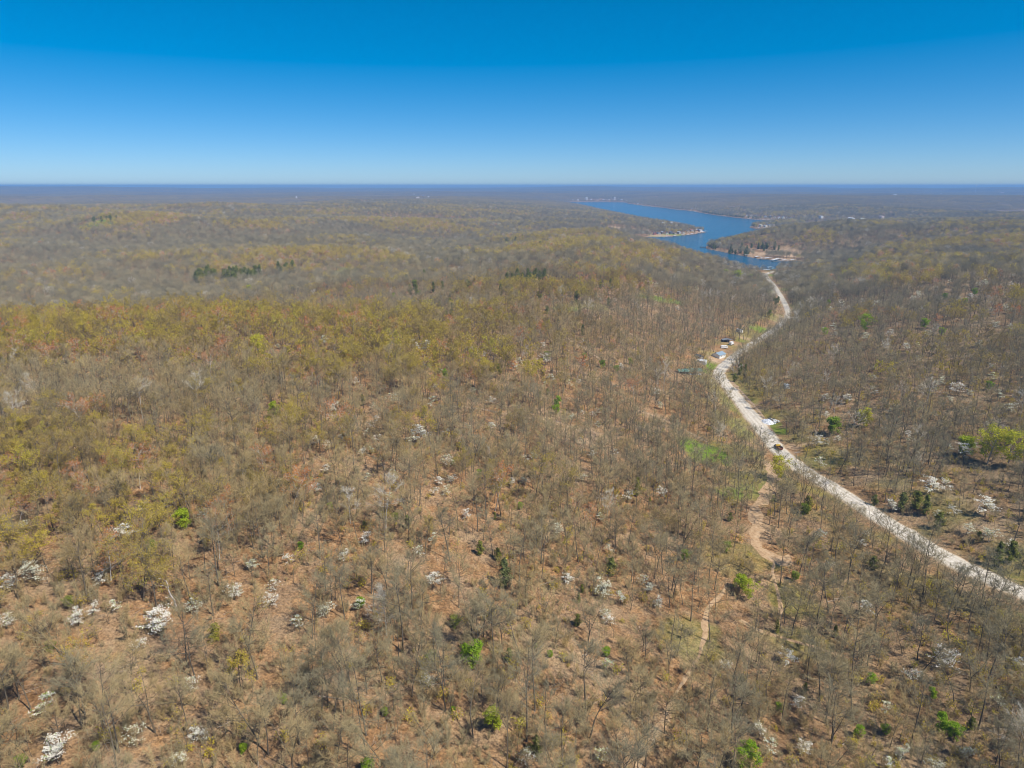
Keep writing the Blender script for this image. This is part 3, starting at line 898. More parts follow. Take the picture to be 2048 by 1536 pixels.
def grove(seed, n, size, bud):
    """a hectare-scale bit of far canopy: several crowns with sky-lit gaps"""
    r = random.Random(seed)
    S = Soup()
    for i in range(n):
        x, y = r.uniform(-size / 2, size / 2), r.uniform(-size / 2, size / 2)
        H = r.uniform(12, 17); W = r.uniform(8, 12)
        S.tube([Vector((x, y, -3)), Vector((x, y, H * 0.7))], [0.3, 0.1], 3, 0)
        for k in range(34):
            a = r.uniform(0, 6.28); rad = W * 0.5 * math.sqrt(r.random())
            p = Vector((x + math.cos(a) * rad, y + math.sin(a) * rad, H * (1 - 0.4 * (rad / (W * .5)) ** 2 - 0.33 * r.random())))
            S.leaf(p, (rvec(r) * 0.8 + Vector((math.cos(a) * rad / W, math.sin(a) * rad / W, 0.8))).normalized(), r.uniform(1.3, 2.6), 2 if r.random() < bud else 1, 0.55, r)
    return S
for i in range(4):
    proto('grove', grove(800 + i, 34, 62, [0.15, 0.35, 0.5, 0.25][i]).mesh('grove', [M_BARK, M_TWIG, M_BUD]))
# ------------------------------------------------------------------ where the buildings, docks and vehicles stand (the wood keeps off them)
SITES = []
def site(kind, u, v, rad, up=0.0, **kw):
    x, y, z, t = hit(u, v, up)
    if kind == 'dock': z = 0.0
    kw.update(kind=kind, x=x, y=y, z=z, t=t, rad=rad, u=u, v=v)
    SITES.append(kw)
    return kw
def shore_site(u, v, rad, **kw):
    x, y, z = at_z(u, v, 0.3)
    d = dict(kind='dock', x=x, y=y, z=0.0, t=float(np.hypot(np.hypot(x, y), CAM_H)), rad=rad, u=u, v=v); d.update(kw)
    SITES.append(d); return d
WHITE, CREAM, TAN, GREY, BROWN, RED, BLUE, SLATE = (.80,.80,.78), (.74,.70,.58), (.50,.40,.29), (.42,.43,.44), (.24,.17,.12), (.42,.17,.11), (.22,.34,.48), (.17,.18,.20)
# the road-side cluster
site('pavilion', 1378, 748, 12, label='long open pavilion with a green metal roof left of the road', L=19, W=7, H=3.0, rz=0.12)
site('shed', 1404, 727, 6, label='white metal shed standing between the pavilion and the blue roofed cabin', L=7.5, W=4.6, H=2.8, rz=1.0, wall=WHITE, roof=(.62,.64,.66))
site('house', 1437, 714, 9, label='white cabin with a blue grey metal roof in a bare dirt yard', L=11, W=8, H=3.0, rz=2.35, wall=WHITE, roof=(.25,.33,.40))
site('camper', 1448, 697, 6, label='white rounded camper trailer behind the blue roofed cabin', rz=0.15)
site('boxtruck', 1463, 690, 6, label='white box truck parked by the grass above the camper', rz=0.9)
site('carport', 1453, 684, 7, label='low grey metal carport beside the white box truck', L=10, W=6, H=2.5, rz=0.1)
site('shed', 1398, 717, 6, label='dark roofed low shed behind the white metal shed', L=8, W=5, H=2.4, rz=0.3, wall=BROWN, roof=(.07,.08,.09))
site('shed', 1479, 664, 6, label='small white shed half hidden in trees beside the upper lawn', L=6, W=4, H=2.6, rz=0.4, wall=WHITE, roof=GREY)
site('shed', 1573, 777, 4, label='small pale grey shed alone in the wood right of the road', L=3.6, W=3.4, H=3.0, rz=0.1, wall=(.46,.50,.52), roof=(.44,.48,.50))
site('scrap', 1543, 845, 11, label='heap of white tarps boards and scrap right of the gravel road')
site('loader', 1556, 899, 6, label='dark truck with a rusty bed and yellow panel parked at the road edge', rz=0.5)
site('pole', 1589, 946, 2, label='pale wooden utility pole with a single crossarm beside the gravel road', H=12.5, arm=True)
site('pole', 1518.7, 886, 2, label='dark utility pole with a transformer can left of the gravel road', H=11.5, arm=False, can=True)
site('pole', 1508.5, 871, 1.5, label='short bare wooden pole beside the taller pole with a transformer', H=6.5, arm=False)
site('snag', 354, 1222, 3, label='silver dead snag with broken curved top in the left foreground')
# the wooded peninsula across the lake: houses along a strip of lawn, docks in front
PEN = [(1301,466.5,TAN,BROWN),(1309,469,RED,SLATE),(1317,468,GREY,SLATE),(1325,467.5,BROWN,GREY),(1334,468.5,CREAM,SLATE),(1342,467.5,SLATE,SLATE),(1350,468.5,TAN,BROWN),(1358,467.5,GREY,GREY),(1367,467,CREAM,BROWN),(1376,465,TAN,SLATE),(1383,462.5,GREY,RED),(1389,458.5,WHITE,WHITE),(1395,462.2,RED,GREY),(1401,463,WHITE,GREY)]
for i, (u, v, wc, rc) in enumerate(PEN):
    site('house', u, v, 12, far=1, grp='houses on the wooded peninsula', L=13 + i % 3 * 3, W=9, H=4.5 + i % 2 * 2, rz=-0.1 + 0.12 * (i % 4), wall=wc, roof=rc, where='on the wooded peninsula')
for u, v in [(1327,447),(1343,446.5)]:
    site('house', u, v, 22, 9, far=1, grp='houses on the wooded peninsula', L=14, W=10, H=13, rz=0.1, wall=WHITE, roof=(.66,.66,.66), where='high in the trees of the peninsula')
for i, (u, v) in enumerate([(1322,474.2),(1336,474.4),(1352,472.6),(1366,471.3),(1378,470.4),(1386,469.2),(1393,468),(1400,466.6),(1407,465.3),(1412,463.8)]):
    shore_site(u, v, 10, grp='docks along the peninsula', L=12 + i % 3 * 2, W=9, roof=[WHITE, (.6,.62,.64), WHITE, (.35,.38,.4)][i % 4], where='along the wooded peninsula', rz=0.15 * (i % 3))
# the rocky point in the middle of the lake mouth
for u, v, wc, rc in [(1522,453,WHITE,WHITE),(1531,454,CREAM,GREY),(1538,452.5,GREY,SLATE),(1546,452,TAN,BROWN)]:
    site('house', u, v, 14, far=1, grp='houses on the small point', L=15, W=10, H=6, rz=0.2, wall=wc, roof=rc, where='on the small point in the lake')
shore_site(1519, 457, 8, grp='docks at the small point', L=14, W=9, roof=(.55,.57,.6), where='at the small point in the lake')
shore_site(1531, 457.5, 8, grp='docks at the small point', L=16, W=9, roof=WHITE, where='at the small point in the lake')
# far shore
cols = [WHITE, CREAM, TAN, GREY, WHITE, BROWN, CREAM]
for i, u in enumerate([1494,1503,1513,1522,1531,1541,1549,1558,1566,1574,1582]):
    site('house', u, 432.5 + (u - 1494) * 0.062, 16, far=1, grp='houses on the far shore', L=14 + i % 3 * 4, W=10, H=6 + i % 3, rz=-0.3 + 0.1 * (i % 3), wall=cols[i % 7], roof=[SLATE, GREY, BROWN, RED][i % 4], where='on the far lake shore')
for i, u in enumerate([1498,1508,1518,1528,1537,1546,1556,1567,1579]):
    shore_site(u, 438.9 + (u - 1498) * 0.055, 8, grp='docks on the far shore', L=15, W=9, roof=[WHITE, WHITE, (.6,.62,.65)][i % 3], where='on the far lake shore', rz=-0.2)
for i, (u, v) in enumerate([(1384,418.5),(1393,419.5),(1403,421),(1284,408.5),(1292,409.5),(1301,410.5),(1310,411.5),(1276,408),(1268,407)]):
    site('house', u, v, 16, far=1, grp='houses on the far shore', L=18, W=12, H=7, rz=-0.4, wall=cols[(i * 2) % 7], roof=[GREY, WHITE, SLATE][i % 3], where='far along the lake shore')
for i, (u, v) in enumerate([(1382,423),(1392,424),(1286,412.3),(1297,413.2),(1306,414),(1316,415.2)]):
    shore_site(u, v, 8, grp='docks on the far shore', L=22, W=11, roof=WHITE, where='far along the lake shore')
for i, (u, v, L_, H_) in enumerate([(1146,401.5,26,9),(1156,400.8,30,10),(1182,400.4,40,10),(1196,400.2,30,8),(1207,400.6,34,9),(1218,400.2,26,8),(1243,401,36,10),(1254,402.4,26,9)]):
    site('house', u, v, 22, far=1, grp='buildings at the far end of the lake', L=L_, W=15, H=H_, rz=0.1, wall=[WHITE, CREAM, WHITE, TAN][i % 4], roof=[GREY, WHITE, SLATE][i % 3], where='at the far lake end')
site('tower_block', 1173, 400.6, 22, label='white tower block at the far end of the lake, left of two', W=20, H=34)
site('tower_block', 1229, 399.8, 22, label='narrower white tower block at the far end of the lake, right of two', W=16, H=30)
# the cove below the cut bank
shore_site(1406, 495, 8, label='lone dark boat dock off the tip of the cedar point', L=14, W=10, roof=(.10,.11,.12), rz=0.1)
for i, (u, v, L_) in enumerate([(1493,512.6,11),(1516,515.6,13),(1525,519,11),(1537,518.8,19),(1550,522.6,14),(1557,520,16),(1570,523,14),(1586,522.6,12)]):
    shore_site(u, v, 6, grp='docks in the near cove', L=L_, W=8, roof=[WHITE, WHITE, (.62,.66,.7), (.7,.72,.74)][i % 4], where='in the cove under the dirt bank', rz=0.08 * (i % 3))
for i, (u, v, rc) in enumerate([(1541,537.5,(.45,.52,.52)),(1546,541.5,(.16,.30,.27)),(1534,542.5,(.55,.58,.58))]):
    shore_site(u, v, 7, grp='docks at the end of the road', L=12, W=8, roof=rc, where='where the gravel road meets the lake')
# odd buildings in the far woods
for u, v, L_, W_, H_, wc, rc, lab in [
 (836,396,62,30,10,(.80,.74,.66),(.72,.62,.52),'broad cream building on a far hill with white roofs around it'),
 (828,389,50,22,10,WHITE,WHITE,'long white building behind the broad cream one on the far hill'),
 (846,391.5,40,24,9,(.25,.40,.55),(.16,.30,.45),'blue roofed building beside the broad cream one on the far hill'),
 (857,394,18,14,9,WHITE,WHITE,'small white building right of the blue roofed one on the far hill'),
 (593,397,10,10,22,WHITE,WHITE,'narrow white silo like building alone in the far left woods'),
 (654,404,26,16,8,WHITE,SLATE,'dark roofed white house in the far woods left of the hill buildings'),
 (165,389,24,14,8,CREAM,GREY,'small pale house far off in the blue left hills'),
 (36,393,20,14,8,CREAM,GREY,'tiny pale house at the left end of the far hills'),
 (778,399,20,12,8,WHITE,GREY,'white house by the misty hollow on the far hill'),
 (760,398,16,12,8,WHITE,WHITE,'smallest white house by the misty hollow on the far hill'),
 (1702,438,36,14,9,(.74,.76,.76),(.70,.73,.75),'long pale roofed shed in the trees beyond the right ridge'),
 (1726,439,30,14,9,CREAM,(.78,.77,.62),'cream roofed shed next to the long pale shed beyond the right ridge'),
 (1763,434,22,14,8,(.66,.55,.50),(.55,.45,.42),'pinkish brown house beyond the right ridge'),
 (1642,434,22,12,9,WHITE,GREY,'white house in green trees beyond the right ridge'),
 (1790,390,34,18,10,WHITE,WHITE,'row house of white walls far off below the water tower'),
 (1882,388,14,12,15,WHITE,WHITE,'small bright white building far below the water tower'),
 (2004,386,52,22,10,(.70,.62,.60),(.62,.52,.50),'pale reddish building far off above the right hand water'),
 (1980,427.5,26,14,-8,WHITE,GREY,'white walled house by the far right water, leftmost'),
 (2003,429,40,14,-8,WHITE,WHITE,'long white building by the far right water'),
 (2022,427.5,22,14,-8,CREAM,SLATE,'cream house with slate roof by the far right water'),
 (2027,402.6,40,20,-10,WHITE,GREY,'white building standing before the farthest strip of water')]:
    if H_ < 0:
        d_ = shore_site(u, v, L_ * 0.8, kind='house', far=1, L=L_, W=W_, H=-H_, rz=0.1, wall=wc, roof=rc, label=lab); d_['z'] = h1(d_['x'], d_['y'])
    else: site('house', u, v, max(20, L_ * 0.8), 5, far=1, L=L_, W=W_, H=H_, rz=0.1, wall=wc, roof=rc, label=lab)
site('water_tower', 1950, 388, 20, 0, label='white bulb water tower rising above the right horizon')
site('mast', 1706, 385, 20, 0, label='thin dark radio mast on the far right skyline', H=70)
site('mast', 1391.5, 415.5, 10, 0, label='pale lattice pylon on the wooded far shore', H=42)
# ------------------------------------------------------------------ where every tree stands
KB, KU, KD, KC, KG = 'bare_tree', 'budding_tree', 'dogwood_tree', 'cedar_tree', 'green_tree'
class Tree:
    __slots__ = ('kind', 'x', 'y', 'z', 'v', 's', 'rz', 'tint', 'named', 'u', 'w', 'size', 'dep')
    def __init__(t, kind, x, y, z, v, s, rz, tint, named=None):
        t.kind, t.x, t.y, t.z, t.v, t.s, t.rz, t.tint, t.named = kind, x, y, z, v, s, rz, tint, named
        u, vv, d = project((x, y, z + 4))
        t.u, t.w, t.dep = float(u), float(vv), float(d)
        t.size = s / t.dep
TREES = []
r_ = random.Random(77)
# white dogwoods: crown centre in the photo and crown width in photo pixels
DOG = [(69,1138,50),(17,1160,36),(152,1229,36),(182,1216,22),(230,1207,26),(382,1211,30),(319,1235,58),(271,1284,20),(536,1198,30),(466,1179,32),(83,1405,52),(265,1466,44),(111,1492,62),(351,1510,36),(196,1153,22),(9,1238,20),(595,1240,20),(381,1364,20),(501,1126,16),(579,1110,14),(401,1463,20),
 (651,1216,32),(715,1206,30),(837,1100,26),(865,1156,34),(853,1349,34),(730,1071,26),(688,1107,16),(865,1071,22),(546,1167,20),(648,680,20),(711,761,16),(668,811,20),(786,794,20),(863,802,22),(740,850,18),(840,862,34),(822,872,26),(624,879,20),(725,900,14),(742,897,13),(894,917,24),(878,958,14),(866,978,18),(890,978,20),(631,973,18),(779,992,16),(947,780,14),(981,800,16),(1044,720,20),(1029,731,18),(1090,715,22),(1106,754,15),(1140,766,18),(853,688,28),(829,684,18),(943,701,18),(969,707,10),(880,742,14),(904,754,11),(870,770,12),(1053,917,17),(1169,953,17),(1196,820,11),(1196,847,12),(1160,879,12),(1024,961,12),(1253,990,22),(930,1024,12),(1116,1055,24),(1201,1031,12),(1219,1095,11),(1136,1153,22),(1243,730,16),
 (1320,983,20),(1205,1171,38),(1242,1190,28),(1288,1156,26),(1300,1173,14),(1207,1220,20),(1222,1236,15),(1317,1200,18),(1213,1324,30),(1203,1507,20),(1578,1310,32),(1449,1323,15),(1596,1398,14),(1521,1457,20),(1543,1490,32),(1052,1510,34),(1731,1209,30),(1819,1342,32),(1889,1314,46),(1806,1500,32),(1782,1524,26),(1998,1399,28),(2037,1322,26),(1928,1497,28),(1607,1493,22),(1873,1530,16),(1773,1412,16),(1642,923,24),(1865,964,38),(1897,970,26),(1932,897,38),(1786,1008,26),(1852,1011,20),(1875,1024,16),(1976,1005,44),(1913,1018,22),(1935,1054,22),(1982,1065,30),(1640,1065,26),(1732,1065,14),(1723,1084,12),(2020,1084,18),(1634,878,20),(1660,1128,12),
 (1669,652,18),(1669,668,13),(1732,672,16),(1779,661,22),(1857,665,13),(1771,691,14),(1836,690,11),(1748,735,11),(1748,754,11),(1879,761,20),(1919,774,24),(1939,785,13),(2001,788,20),(2020,815,22),(1693,795,18),(1779,820,13),(1901,799,13),(1768,858,11),(1901,892,12),(1946,892,24),(243,1060,38),(45,1044,18),(285,1010,16),(408,1026,14),(556,965,18),(1390,1010,14),(555,690,10),
 (186,463,12),(200,478,10),(146,473,10),(108,477,14),(195,505,12),(463,470,9),(500,472,8),(630,510,9),(520,515,9),(675,520,9),(630,468,8),(196,582,14),(140,590,16),(60,640,16),(52,620,12),(288,588,12),(655,525,8),(901,436,15)]
for i in range(46): DOG.append((r_.uniform(1650, 2045), r_.uniform(505, 622), r_.uniform(9, 14)))
for i in range(40): DOG.append((r_.uniform(620, 1320), r_.uniform(670, 960), r_.uniform(9, 16)))
for i in range(22): DOG.append((r_.uniform(1640, 2040), r_.uniform(640, 900), r_.uniform(11, 18)))
for i in range(16): DOG.append((r_.uniform(1180, 1400), r_.uniform(520, 620), r_.uniform(8, 12)))
for i, (u, v, wpx) in enumerate(DOG):
    x, y, z, t = hit(u, v, 3.6)
    wm = wpx * t / F
    x, y, z, t = hit(u, v, 0.62 * 5.5 * min(2.0, max(0.9, wm / 4.6)))
    var = [4, 0, 1, 2, 3, 5][i % 6] if i > 6 else [1, 4, 2, 0, 3, 1, 4][i]
    s = min(2.0, max(0.9, wm / (4.4 if v > 1000 else 4.1)))
    TREES.append(Tree(KD, x, y, z, var, s, r_.uniform(0, 6.28), r_.choice([0.15, 0.5, 0.6, 0.75, 0.9]), i))
# cedars: crown centre, width, how olive the foliage is
CED = [(815,1042,20,.35),(1275,980,24,.75),(1223,1136,32,.4),(1075,1490,34,.55),(848,825,15,.45),(725,800,14,.3),(1017,1305,26,.15),(995,1105,20,.7),(960,1095,22,.6),(1010,1160,40,.05),(1880,1045,32,.55),(1832,1006,34,.6),(1805,1012,32,.25),(1852,1018,26,.5),(1750,1000,20,.5),(1748,1126,22,.4),(2022,1112,42,.55),(1995,1120,34,.3),(1958,1072,20,.6),(1155,1235,20,.55),(1164,1170,13,.6),(1158,1190,14,.55),(1300,992,9,.8),(1460,1030,14,.5),(1615,1015,26,.85),(1672,1258,16,.6),(1945,1440,24,.55),(1700,1020,12,.5),(1480,742,18,.45),(1490,748,16,.4),(1470,756,14,.6),(430,1262,30,.95),(1612,1368,16,.7),(1555,1250,18,.7),(1000,740,11,.6),(1095,780,10,.5),(1080,785,9,.6),(1165,665,14,.25),(1022,680,10,.5),(728,1040,10,.4),(1690,1330,16,.7),
 (990,1025,10,.6),(1548,598,11,.35),(1556,601,10,.45),(1551,606,12,.4),(1516,556,9,.5)]
for i in range(44): CED.append((r_.uniform(392, 522), 556 + r_.uniform(-7, 7) - (0), r_.uniform(8, 12), r_.uniform(.4, .8)))
for i in range(6): CED.append((r_.uniform(556, 590), r_.uniform(538, 548), r_.uniform(8, 11), .5))
for i in range(24): CED.append((r_.uniform(1000, 1046), r_.uniform(479, 500), r_.uniform(6, 9), .35))
for i in range(16): CED.append((r_.uniform(1062, 1096), r_.uniform(487, 500), r_.uniform(6, 8), .35))
for i in range(18): CED.append((r_.uniform(1012, 1090), 556 + r_.uniform(-5, 6), r_.uniform(8, 12), .3))
for i in range(14): CED.append((r_.uniform(790, 950), r_.uniform(555, 640), r_.uniform(8, 14), r_.uniform(.2, .7)))
for i in range(8): CED.append((r_.uniform(860, 935), r_.uniform(521, 530), r_.uniform(6, 9), .4))
for i in range(14): CED.append((r_.uniform(990, 1300), r_.uniform(560, 640), r_.uniform(7, 11), r_.uniform(.2, .6)))
for i in range(12): CED.append((r_.uniform(1418, 1440), r_.uniform(487, 497), r_.uniform(7, 10), .3))
for i in range(20): CED.append((r_.uniform(1455, 1500), r_.uniform(494, 511), r_.uniform(7, 11), .3))
for i in range(12): CED.append((r_.uniform(1500, 1560), r_.uniform(490, 502), r_.uniform(6, 9), .2))
for i in range(6): CED.append((r_.uniform(1502, 1514), r_.uniform(449, 453), r_.uniform(5, 7), .3))
for i in range(7): CED.append((r_.uniform(1530, 1555), r_.uniform(447, 451), r_.uniform(4, 5), .2))
for i in range(12): CED.append((r_.uniform(165, 240), r_.uniform(436, 446), r_.uniform(6, 10), .3))
for i, (u, v, wpx, ti) in enumerate(CED):
    x, y, z, t = hit(u, v, 3.2)
    s = min(2.0, max(0.6, wpx * t / F / 3.3)) * (1.6 if 46 <= i < 96 else 1.2 if i >= 46 else 0.85)
    TREES.append(Tree(KC, x, y, z, i % 4, s, r_.uniform(0, 6.28), ti, i))
# trees already in leaf: crown centre, width, shape, tint (0.65 bright green, 1 yellow green)
GRN = [(943,1303,56,0,.62),(985,1425,50,1,.85),(1497,1510,62,0,.62),(365,1030,42,2,.8),(890,743,17,1,.62),(1113,800,22,1,.62),(1112,815,20,2,.7),(550,812,28,1,.8),(540,824,20,2,.85),(905,922,13,2,.6),(958,943,14,2,.6),(1670,845,36,2,.5),(1730,830,36,0,.98),(1985,878,80,3,.97),(2025,885,70,3,.95),(1935,885,40,2,.85),(1562,928,48,3,.98),(1742,1355,26,2,.7),(1868,1382,22,1,.7),(1718,1460,28,2,.6),(1772,1455,24,2,.62),(1890,1440,38,1,.65),(1912,1458,36,2,.62),(1560,1412,22,2,.68),(1212,1300,22,2,.7),(910,1240,28,2,.35),(862,1310,28,2,.45),(1500,1172,44,3,.85),(1480,1160,34,2,.8),(300,1090,30,2,.3),(720,1203,24,2,.6),(515,685,46,3,1.0),(770,1420,20,2,.5),(906,1418,14,2,.6),(40,1520,30,2,.5),(485,1495,22,2,.7),(735,1525,34,2,.6),(1735,640,34,3,.75),(1850,643,20,2,.7),(1885,660,16,2,.75),(1980,768,18,2,.55),(830,565,18,2,.3),(1475,548,26,3,.85),(1452,543,20,2,.8),(1500,552,20,2,.7),(1540,585,12,2,.5),(500,577,20,3,.9),(690,625,14,2,.8),(1170,710,14,2,.6),(995,730,13,2,.5),(890,688,12,2,.5),(1233,735,14,2,.5),(1205,725,16,2,.5),(1262,720,14,2,.6),(1095,708,18,2,.45),(800,668,16,2,.6),(568,1395,22,2,.5),(1455,1090,24,2,.4),(1372,1108,26,2,.45),(1100,1305,16,2,.5),(1070,1290,12,2,.6),(100,1290,26,2,.3),(135,1200,26,2,.3),(190,1490,22,2,.5),(660,1010,16,2,.4),(790,1030,18,2,.35),(600,1090,18,2,.55),(1040,1010,16,2,.5),(1610,1015,24,2,.4),(1590,1150,22,2,.4),(1460,985,22,2,.4),(1650,660,16,2,.7),(1700,520,14,2,.6),(1720,535,12,2,.6),(1760,545,12,2,.6),(1800,528,12,2,.65),(1690,545,14,2,.7),(1950,580,14,2,.6),(1890,590,13,2,.6),(1930,600,12,2,.7)]
for i, (u, v, wpx, var, ti) in enumerate(GRN):
    x, y, z, t = hit(u, v, 3.0 if wpx < 40 else 3.6)
    s = min(2.4, max(0.35, wpx * t / F / [6.0, 5.2, 5.0, 8.0][var]))
    x, y, z, t = hit(u, v, 0.60 * s * [7.0, 8.0, 6.0, 9.5][var])
    TREES.append(Tree(KG, x, y, z, var, s, r_.uniform(0, 6.28), ti, i))
NAMED = np.array([(t.x, t.y, {KD: 2.2, KC: 1.6, KG: 2.4}[t.kind] * t.s) for t in TREES])

# clear ground: no big trees on roads, tracks, water, yards
BUILT = [(q['x'], q['y'], q['rad']) for q in SITES]
for L, tr in zip(LINES[1:], TRACKS):
    if tr[0] == 'creek_bed': BUILT += [(p[0], p[1], 3.2) for p in L[::3]]
    if tr[0] == 'dirt_road': BUILT += [(p[0], p[1], 8.0) for p in L[::5]]
ALLL = np.vstack(LINES)
def clearance(x, y):
    """1 where the wood may stand"""
    ok = np.ones(len(x))
    for L, wd in zip(LINES, [10.5] + [t[2] * 0.5 + 0.7 for t in TRACKS]):
        m = (np.abs(x - L[:, 0].mean()) < 1500) & (np.abs(y - L[:, 1].mean()) < 1500)
        if m.any():
            d, _ = polydist(L[::4], x[m], y[m])
            ok[m] *= d > wd * (1 - 0.45 * sstep(450, 700, y[m]) * (wd > 9))
    nd, _ = polydist(ROADS[::2], x + 6.0, y)            # the sunny right-hand verge is kept wider
    ok *= ~((nd < 12 - 6 * sstep(450, 700, y)) & (y < 1500) & (x > 60))
    for bx, by, br in BUILT:
        ok *= np.hypot(x - bx, y - by) > br
        rn = math.hypot(bx, by); fx, fy = -bx / rn, -by / rn       # the side facing the camera stands open
        q = (x - bx) * fx + (y - by) * fy; pp = np.abs((x - bx) * fy - (y - by) * fx)
        ok *= ~((q > 0) & (q < min(150, 9 + 0.018 * rn + br)) & (pp < br * 0.75))
    far = np.hypot(x, y) > 900
    sd_ = np.full(len(x), 999.0); sd_[far] = lake_sd(x[far], y[far])
    ok *= sd_ > 2.5
    nearm = np.hypot(x, y) < 4000
    gm = np.zeros(len(x))
    gm[nearm] = np.maximum(blob_mask(GRASS, x[nearm], y[nearm], 0.3), blob_mask([d for d in DIRT if d[4] > .65], x[nearm], y[nearm], 0.3))
    ok *= rng.random(len(x)) > gm * 0.97
    return ok > 0

def scatter(r0, r1, cell, ang=50):
    """jittered grid of candidate spots in a sector in front of the camera"""
    ext = r1 * math.sin(R(ang))
    xs = np.arange(-ext, ext, cell); ys = np.arange(-60 if r0 < 10 else r0 * math.cos(R(ang)), r1, cell)
    X, Y = np.meshgrid(xs, ys)
    X = X.ravel() + (rng.random(X.size) - 0.5) * cell * 0.95; Y = Y.ravel() + (rng.random(Y.size) - 0.5) * cell * 0.95
    r = np.hypot(X, Y); a = np.degrees(np.arctan2(X, Y + 60))
    m = (r >= r0) & (r < r1) & (np.abs(a) < ang)
    return X[m], Y[m]

def budfield(x, y, z):
    """how far spring has come: ridges and warm slopes first, hollows last"""
    r = np.hypot(x, y)
    rise = z - (base_height(x + 140, y) + base_height(x - 140, y) + base_height(x, y + 170) + base_height(x, y - 120)) / 4
    f = 0.36 + 0.045 * np.clip(rise, -8, 8) + (fbm(x / 90, y / 90, 101, 3) - 0.5) * 1.5
    # the yellow oak ridge on the left and the yellow knoll above the lake
    f += 0.43 * np.exp(-(((x + 200) / 190) ** 2 + ((y - 510) / 85) ** 2))
    f += 0.06 * np.exp(-(((x + 170) / 170) ** 2 + ((y - 330) / 140) ** 2))
    f += 0.40 * np.exp(-(((x - 170) / 140) ** 2 + ((y - 1310) / 90) ** 2))
    f -= 0.25 * sstep(-20, 160, x - (40 + y * 0.30)) * (r < 900)
    f -= 0.18 * np.exp(-(((x - 0.12 * y) / 90) ** 2)) * (r < 500)
    f += -0.15 * sstep(640, 1000, r) + (0.08 * sstep(1600, 2600, r) + (fbm(x / 330, y / 240, 181, 3) - 0.5) * 1.1 * sstep(800, 1500, r))
    f -= 0.16 * (1 - sstep(360, 460, y))
    return f

PT = {k: [] for k in ('x', 'y', 'z', 'k', 's', 'rz', 't')}
def put(x, y, z, k, s, rz, t):
    for n_, a in zip(('x', 'y', 'z', 'k', 's', 'rz', 't'), (x, y, z, k, s, rz, t)): PT[n_].append(np.asarray(a, float))

def pick(key, n):
    ids = np.array(KIND_ID[key]); return ids[rng.integers(0, len(ids), n)]

# hardwoods, near to far; those that show largest become things of their own further down
HARD = []
for r0, r1, cell, lod in ((0, 420, 5.35, 'hi'), (420, 1000, 6.6, 'mid'), (1000, 2600, 7.6, 'far'), (2600, 4600, 9.0, 'far')):
    X, Y = scatter(r0, r1, cell)
    dens = fbm(X / 38, Y / 38, 121, 3)
    keep = rng.random(len(X)) < np.clip(0.64 + (dens - 0.5) * 1.35 + 0.22 * sstep(180, 330, Y) * (X < 0.15 * Y), 0.16, 1.0) * (1.0 if lod == 'hi' else 1.35)
    X, Y = X[keep], Y[keep]
    ok = clearance(X, Y)
    X, Y = X[ok], Y[ok]
    if lod in ('hi', 'mid'):
        ok = np.ones(len(X), bool)
        for nx, ny, nr_ in NAMED:
            ok &= (np.hypot(X - nx, Y - ny) > nr_)
            rn = math.hypot(nx, ny); fx, fy = -nx / rn, -ny / rn      # leave the sight line to it open
            q = (X - nx) * fx + (Y - ny) * fy; pp = np.abs((X - nx) * fy - (Y - ny) * fx)
            ok &= ~((q > 0) & (q < 7 + 2 * nr_ + 0.065 * rn) & (pp < nr_ * 0.75 + 0.9) & (rng.random(len(X)) < 0.9))
        X, Y = X[ok], Y[ok]
    Z = height(X, Y)
    f = budfield(X, Y, Z) + rng.normal(0, 0.22, len(X))
    bud = f > 0.52
    S = rng.uniform(0.62, 1.18, len(X)) * (0.85 + 0.3 * fbm(X / 70, Y / 70, 131, 2))
    pale = rng.random(len(X)) < 0.012 + 0.05 * np.exp(-((X - np.interp(Y, ROADS[:, 1], ROADS[:, 0])) / 60) ** 2) * (Y > 350) * (Y < 1450)
    tint = np.where(bud, np.clip(0.22 + (f - 0.52) * 0.65 + rng.normal(0, 0.26, len(X)), 0, 0.95), np.clip(0.48 + rng.normal(0, 0.2, len(X)) + (f - 0.3) * 0.4, 0, 0.85))
    if lod == 'far': tint = np.where(bud, np.clip(0.55 + rng.normal(0, 0.2, len(X)), 0.2, 0.92), np.clip(0.12 + rng.normal(0, 0.14, len(X)), 0, 0.5))
    else: tint = np.where(bud, tint, np.clip(tint - 0.25 * sstep(-30, 120, X - (40 + Y * 0.3)) - 0.2 * sstep(500, 900, Y), 0, 0.85))
    near_cove = np.exp(-(((X - 470) / 120) ** 2 + ((Y - 1330) / 110) ** 2))
    S = S * (1 - 0.45 * near_cove)
    tint = np.where(pale & ~bud, 1.0, tint)
    rust = bud & (rng.random(len(X)) < 0.09)
    tint = np.where(rust, 1.05, tint)
    rz = rng.uniform(0, 6.283, len(X))
    HARD.append((lod, X, Y, Z, bud, S, rz, tint))
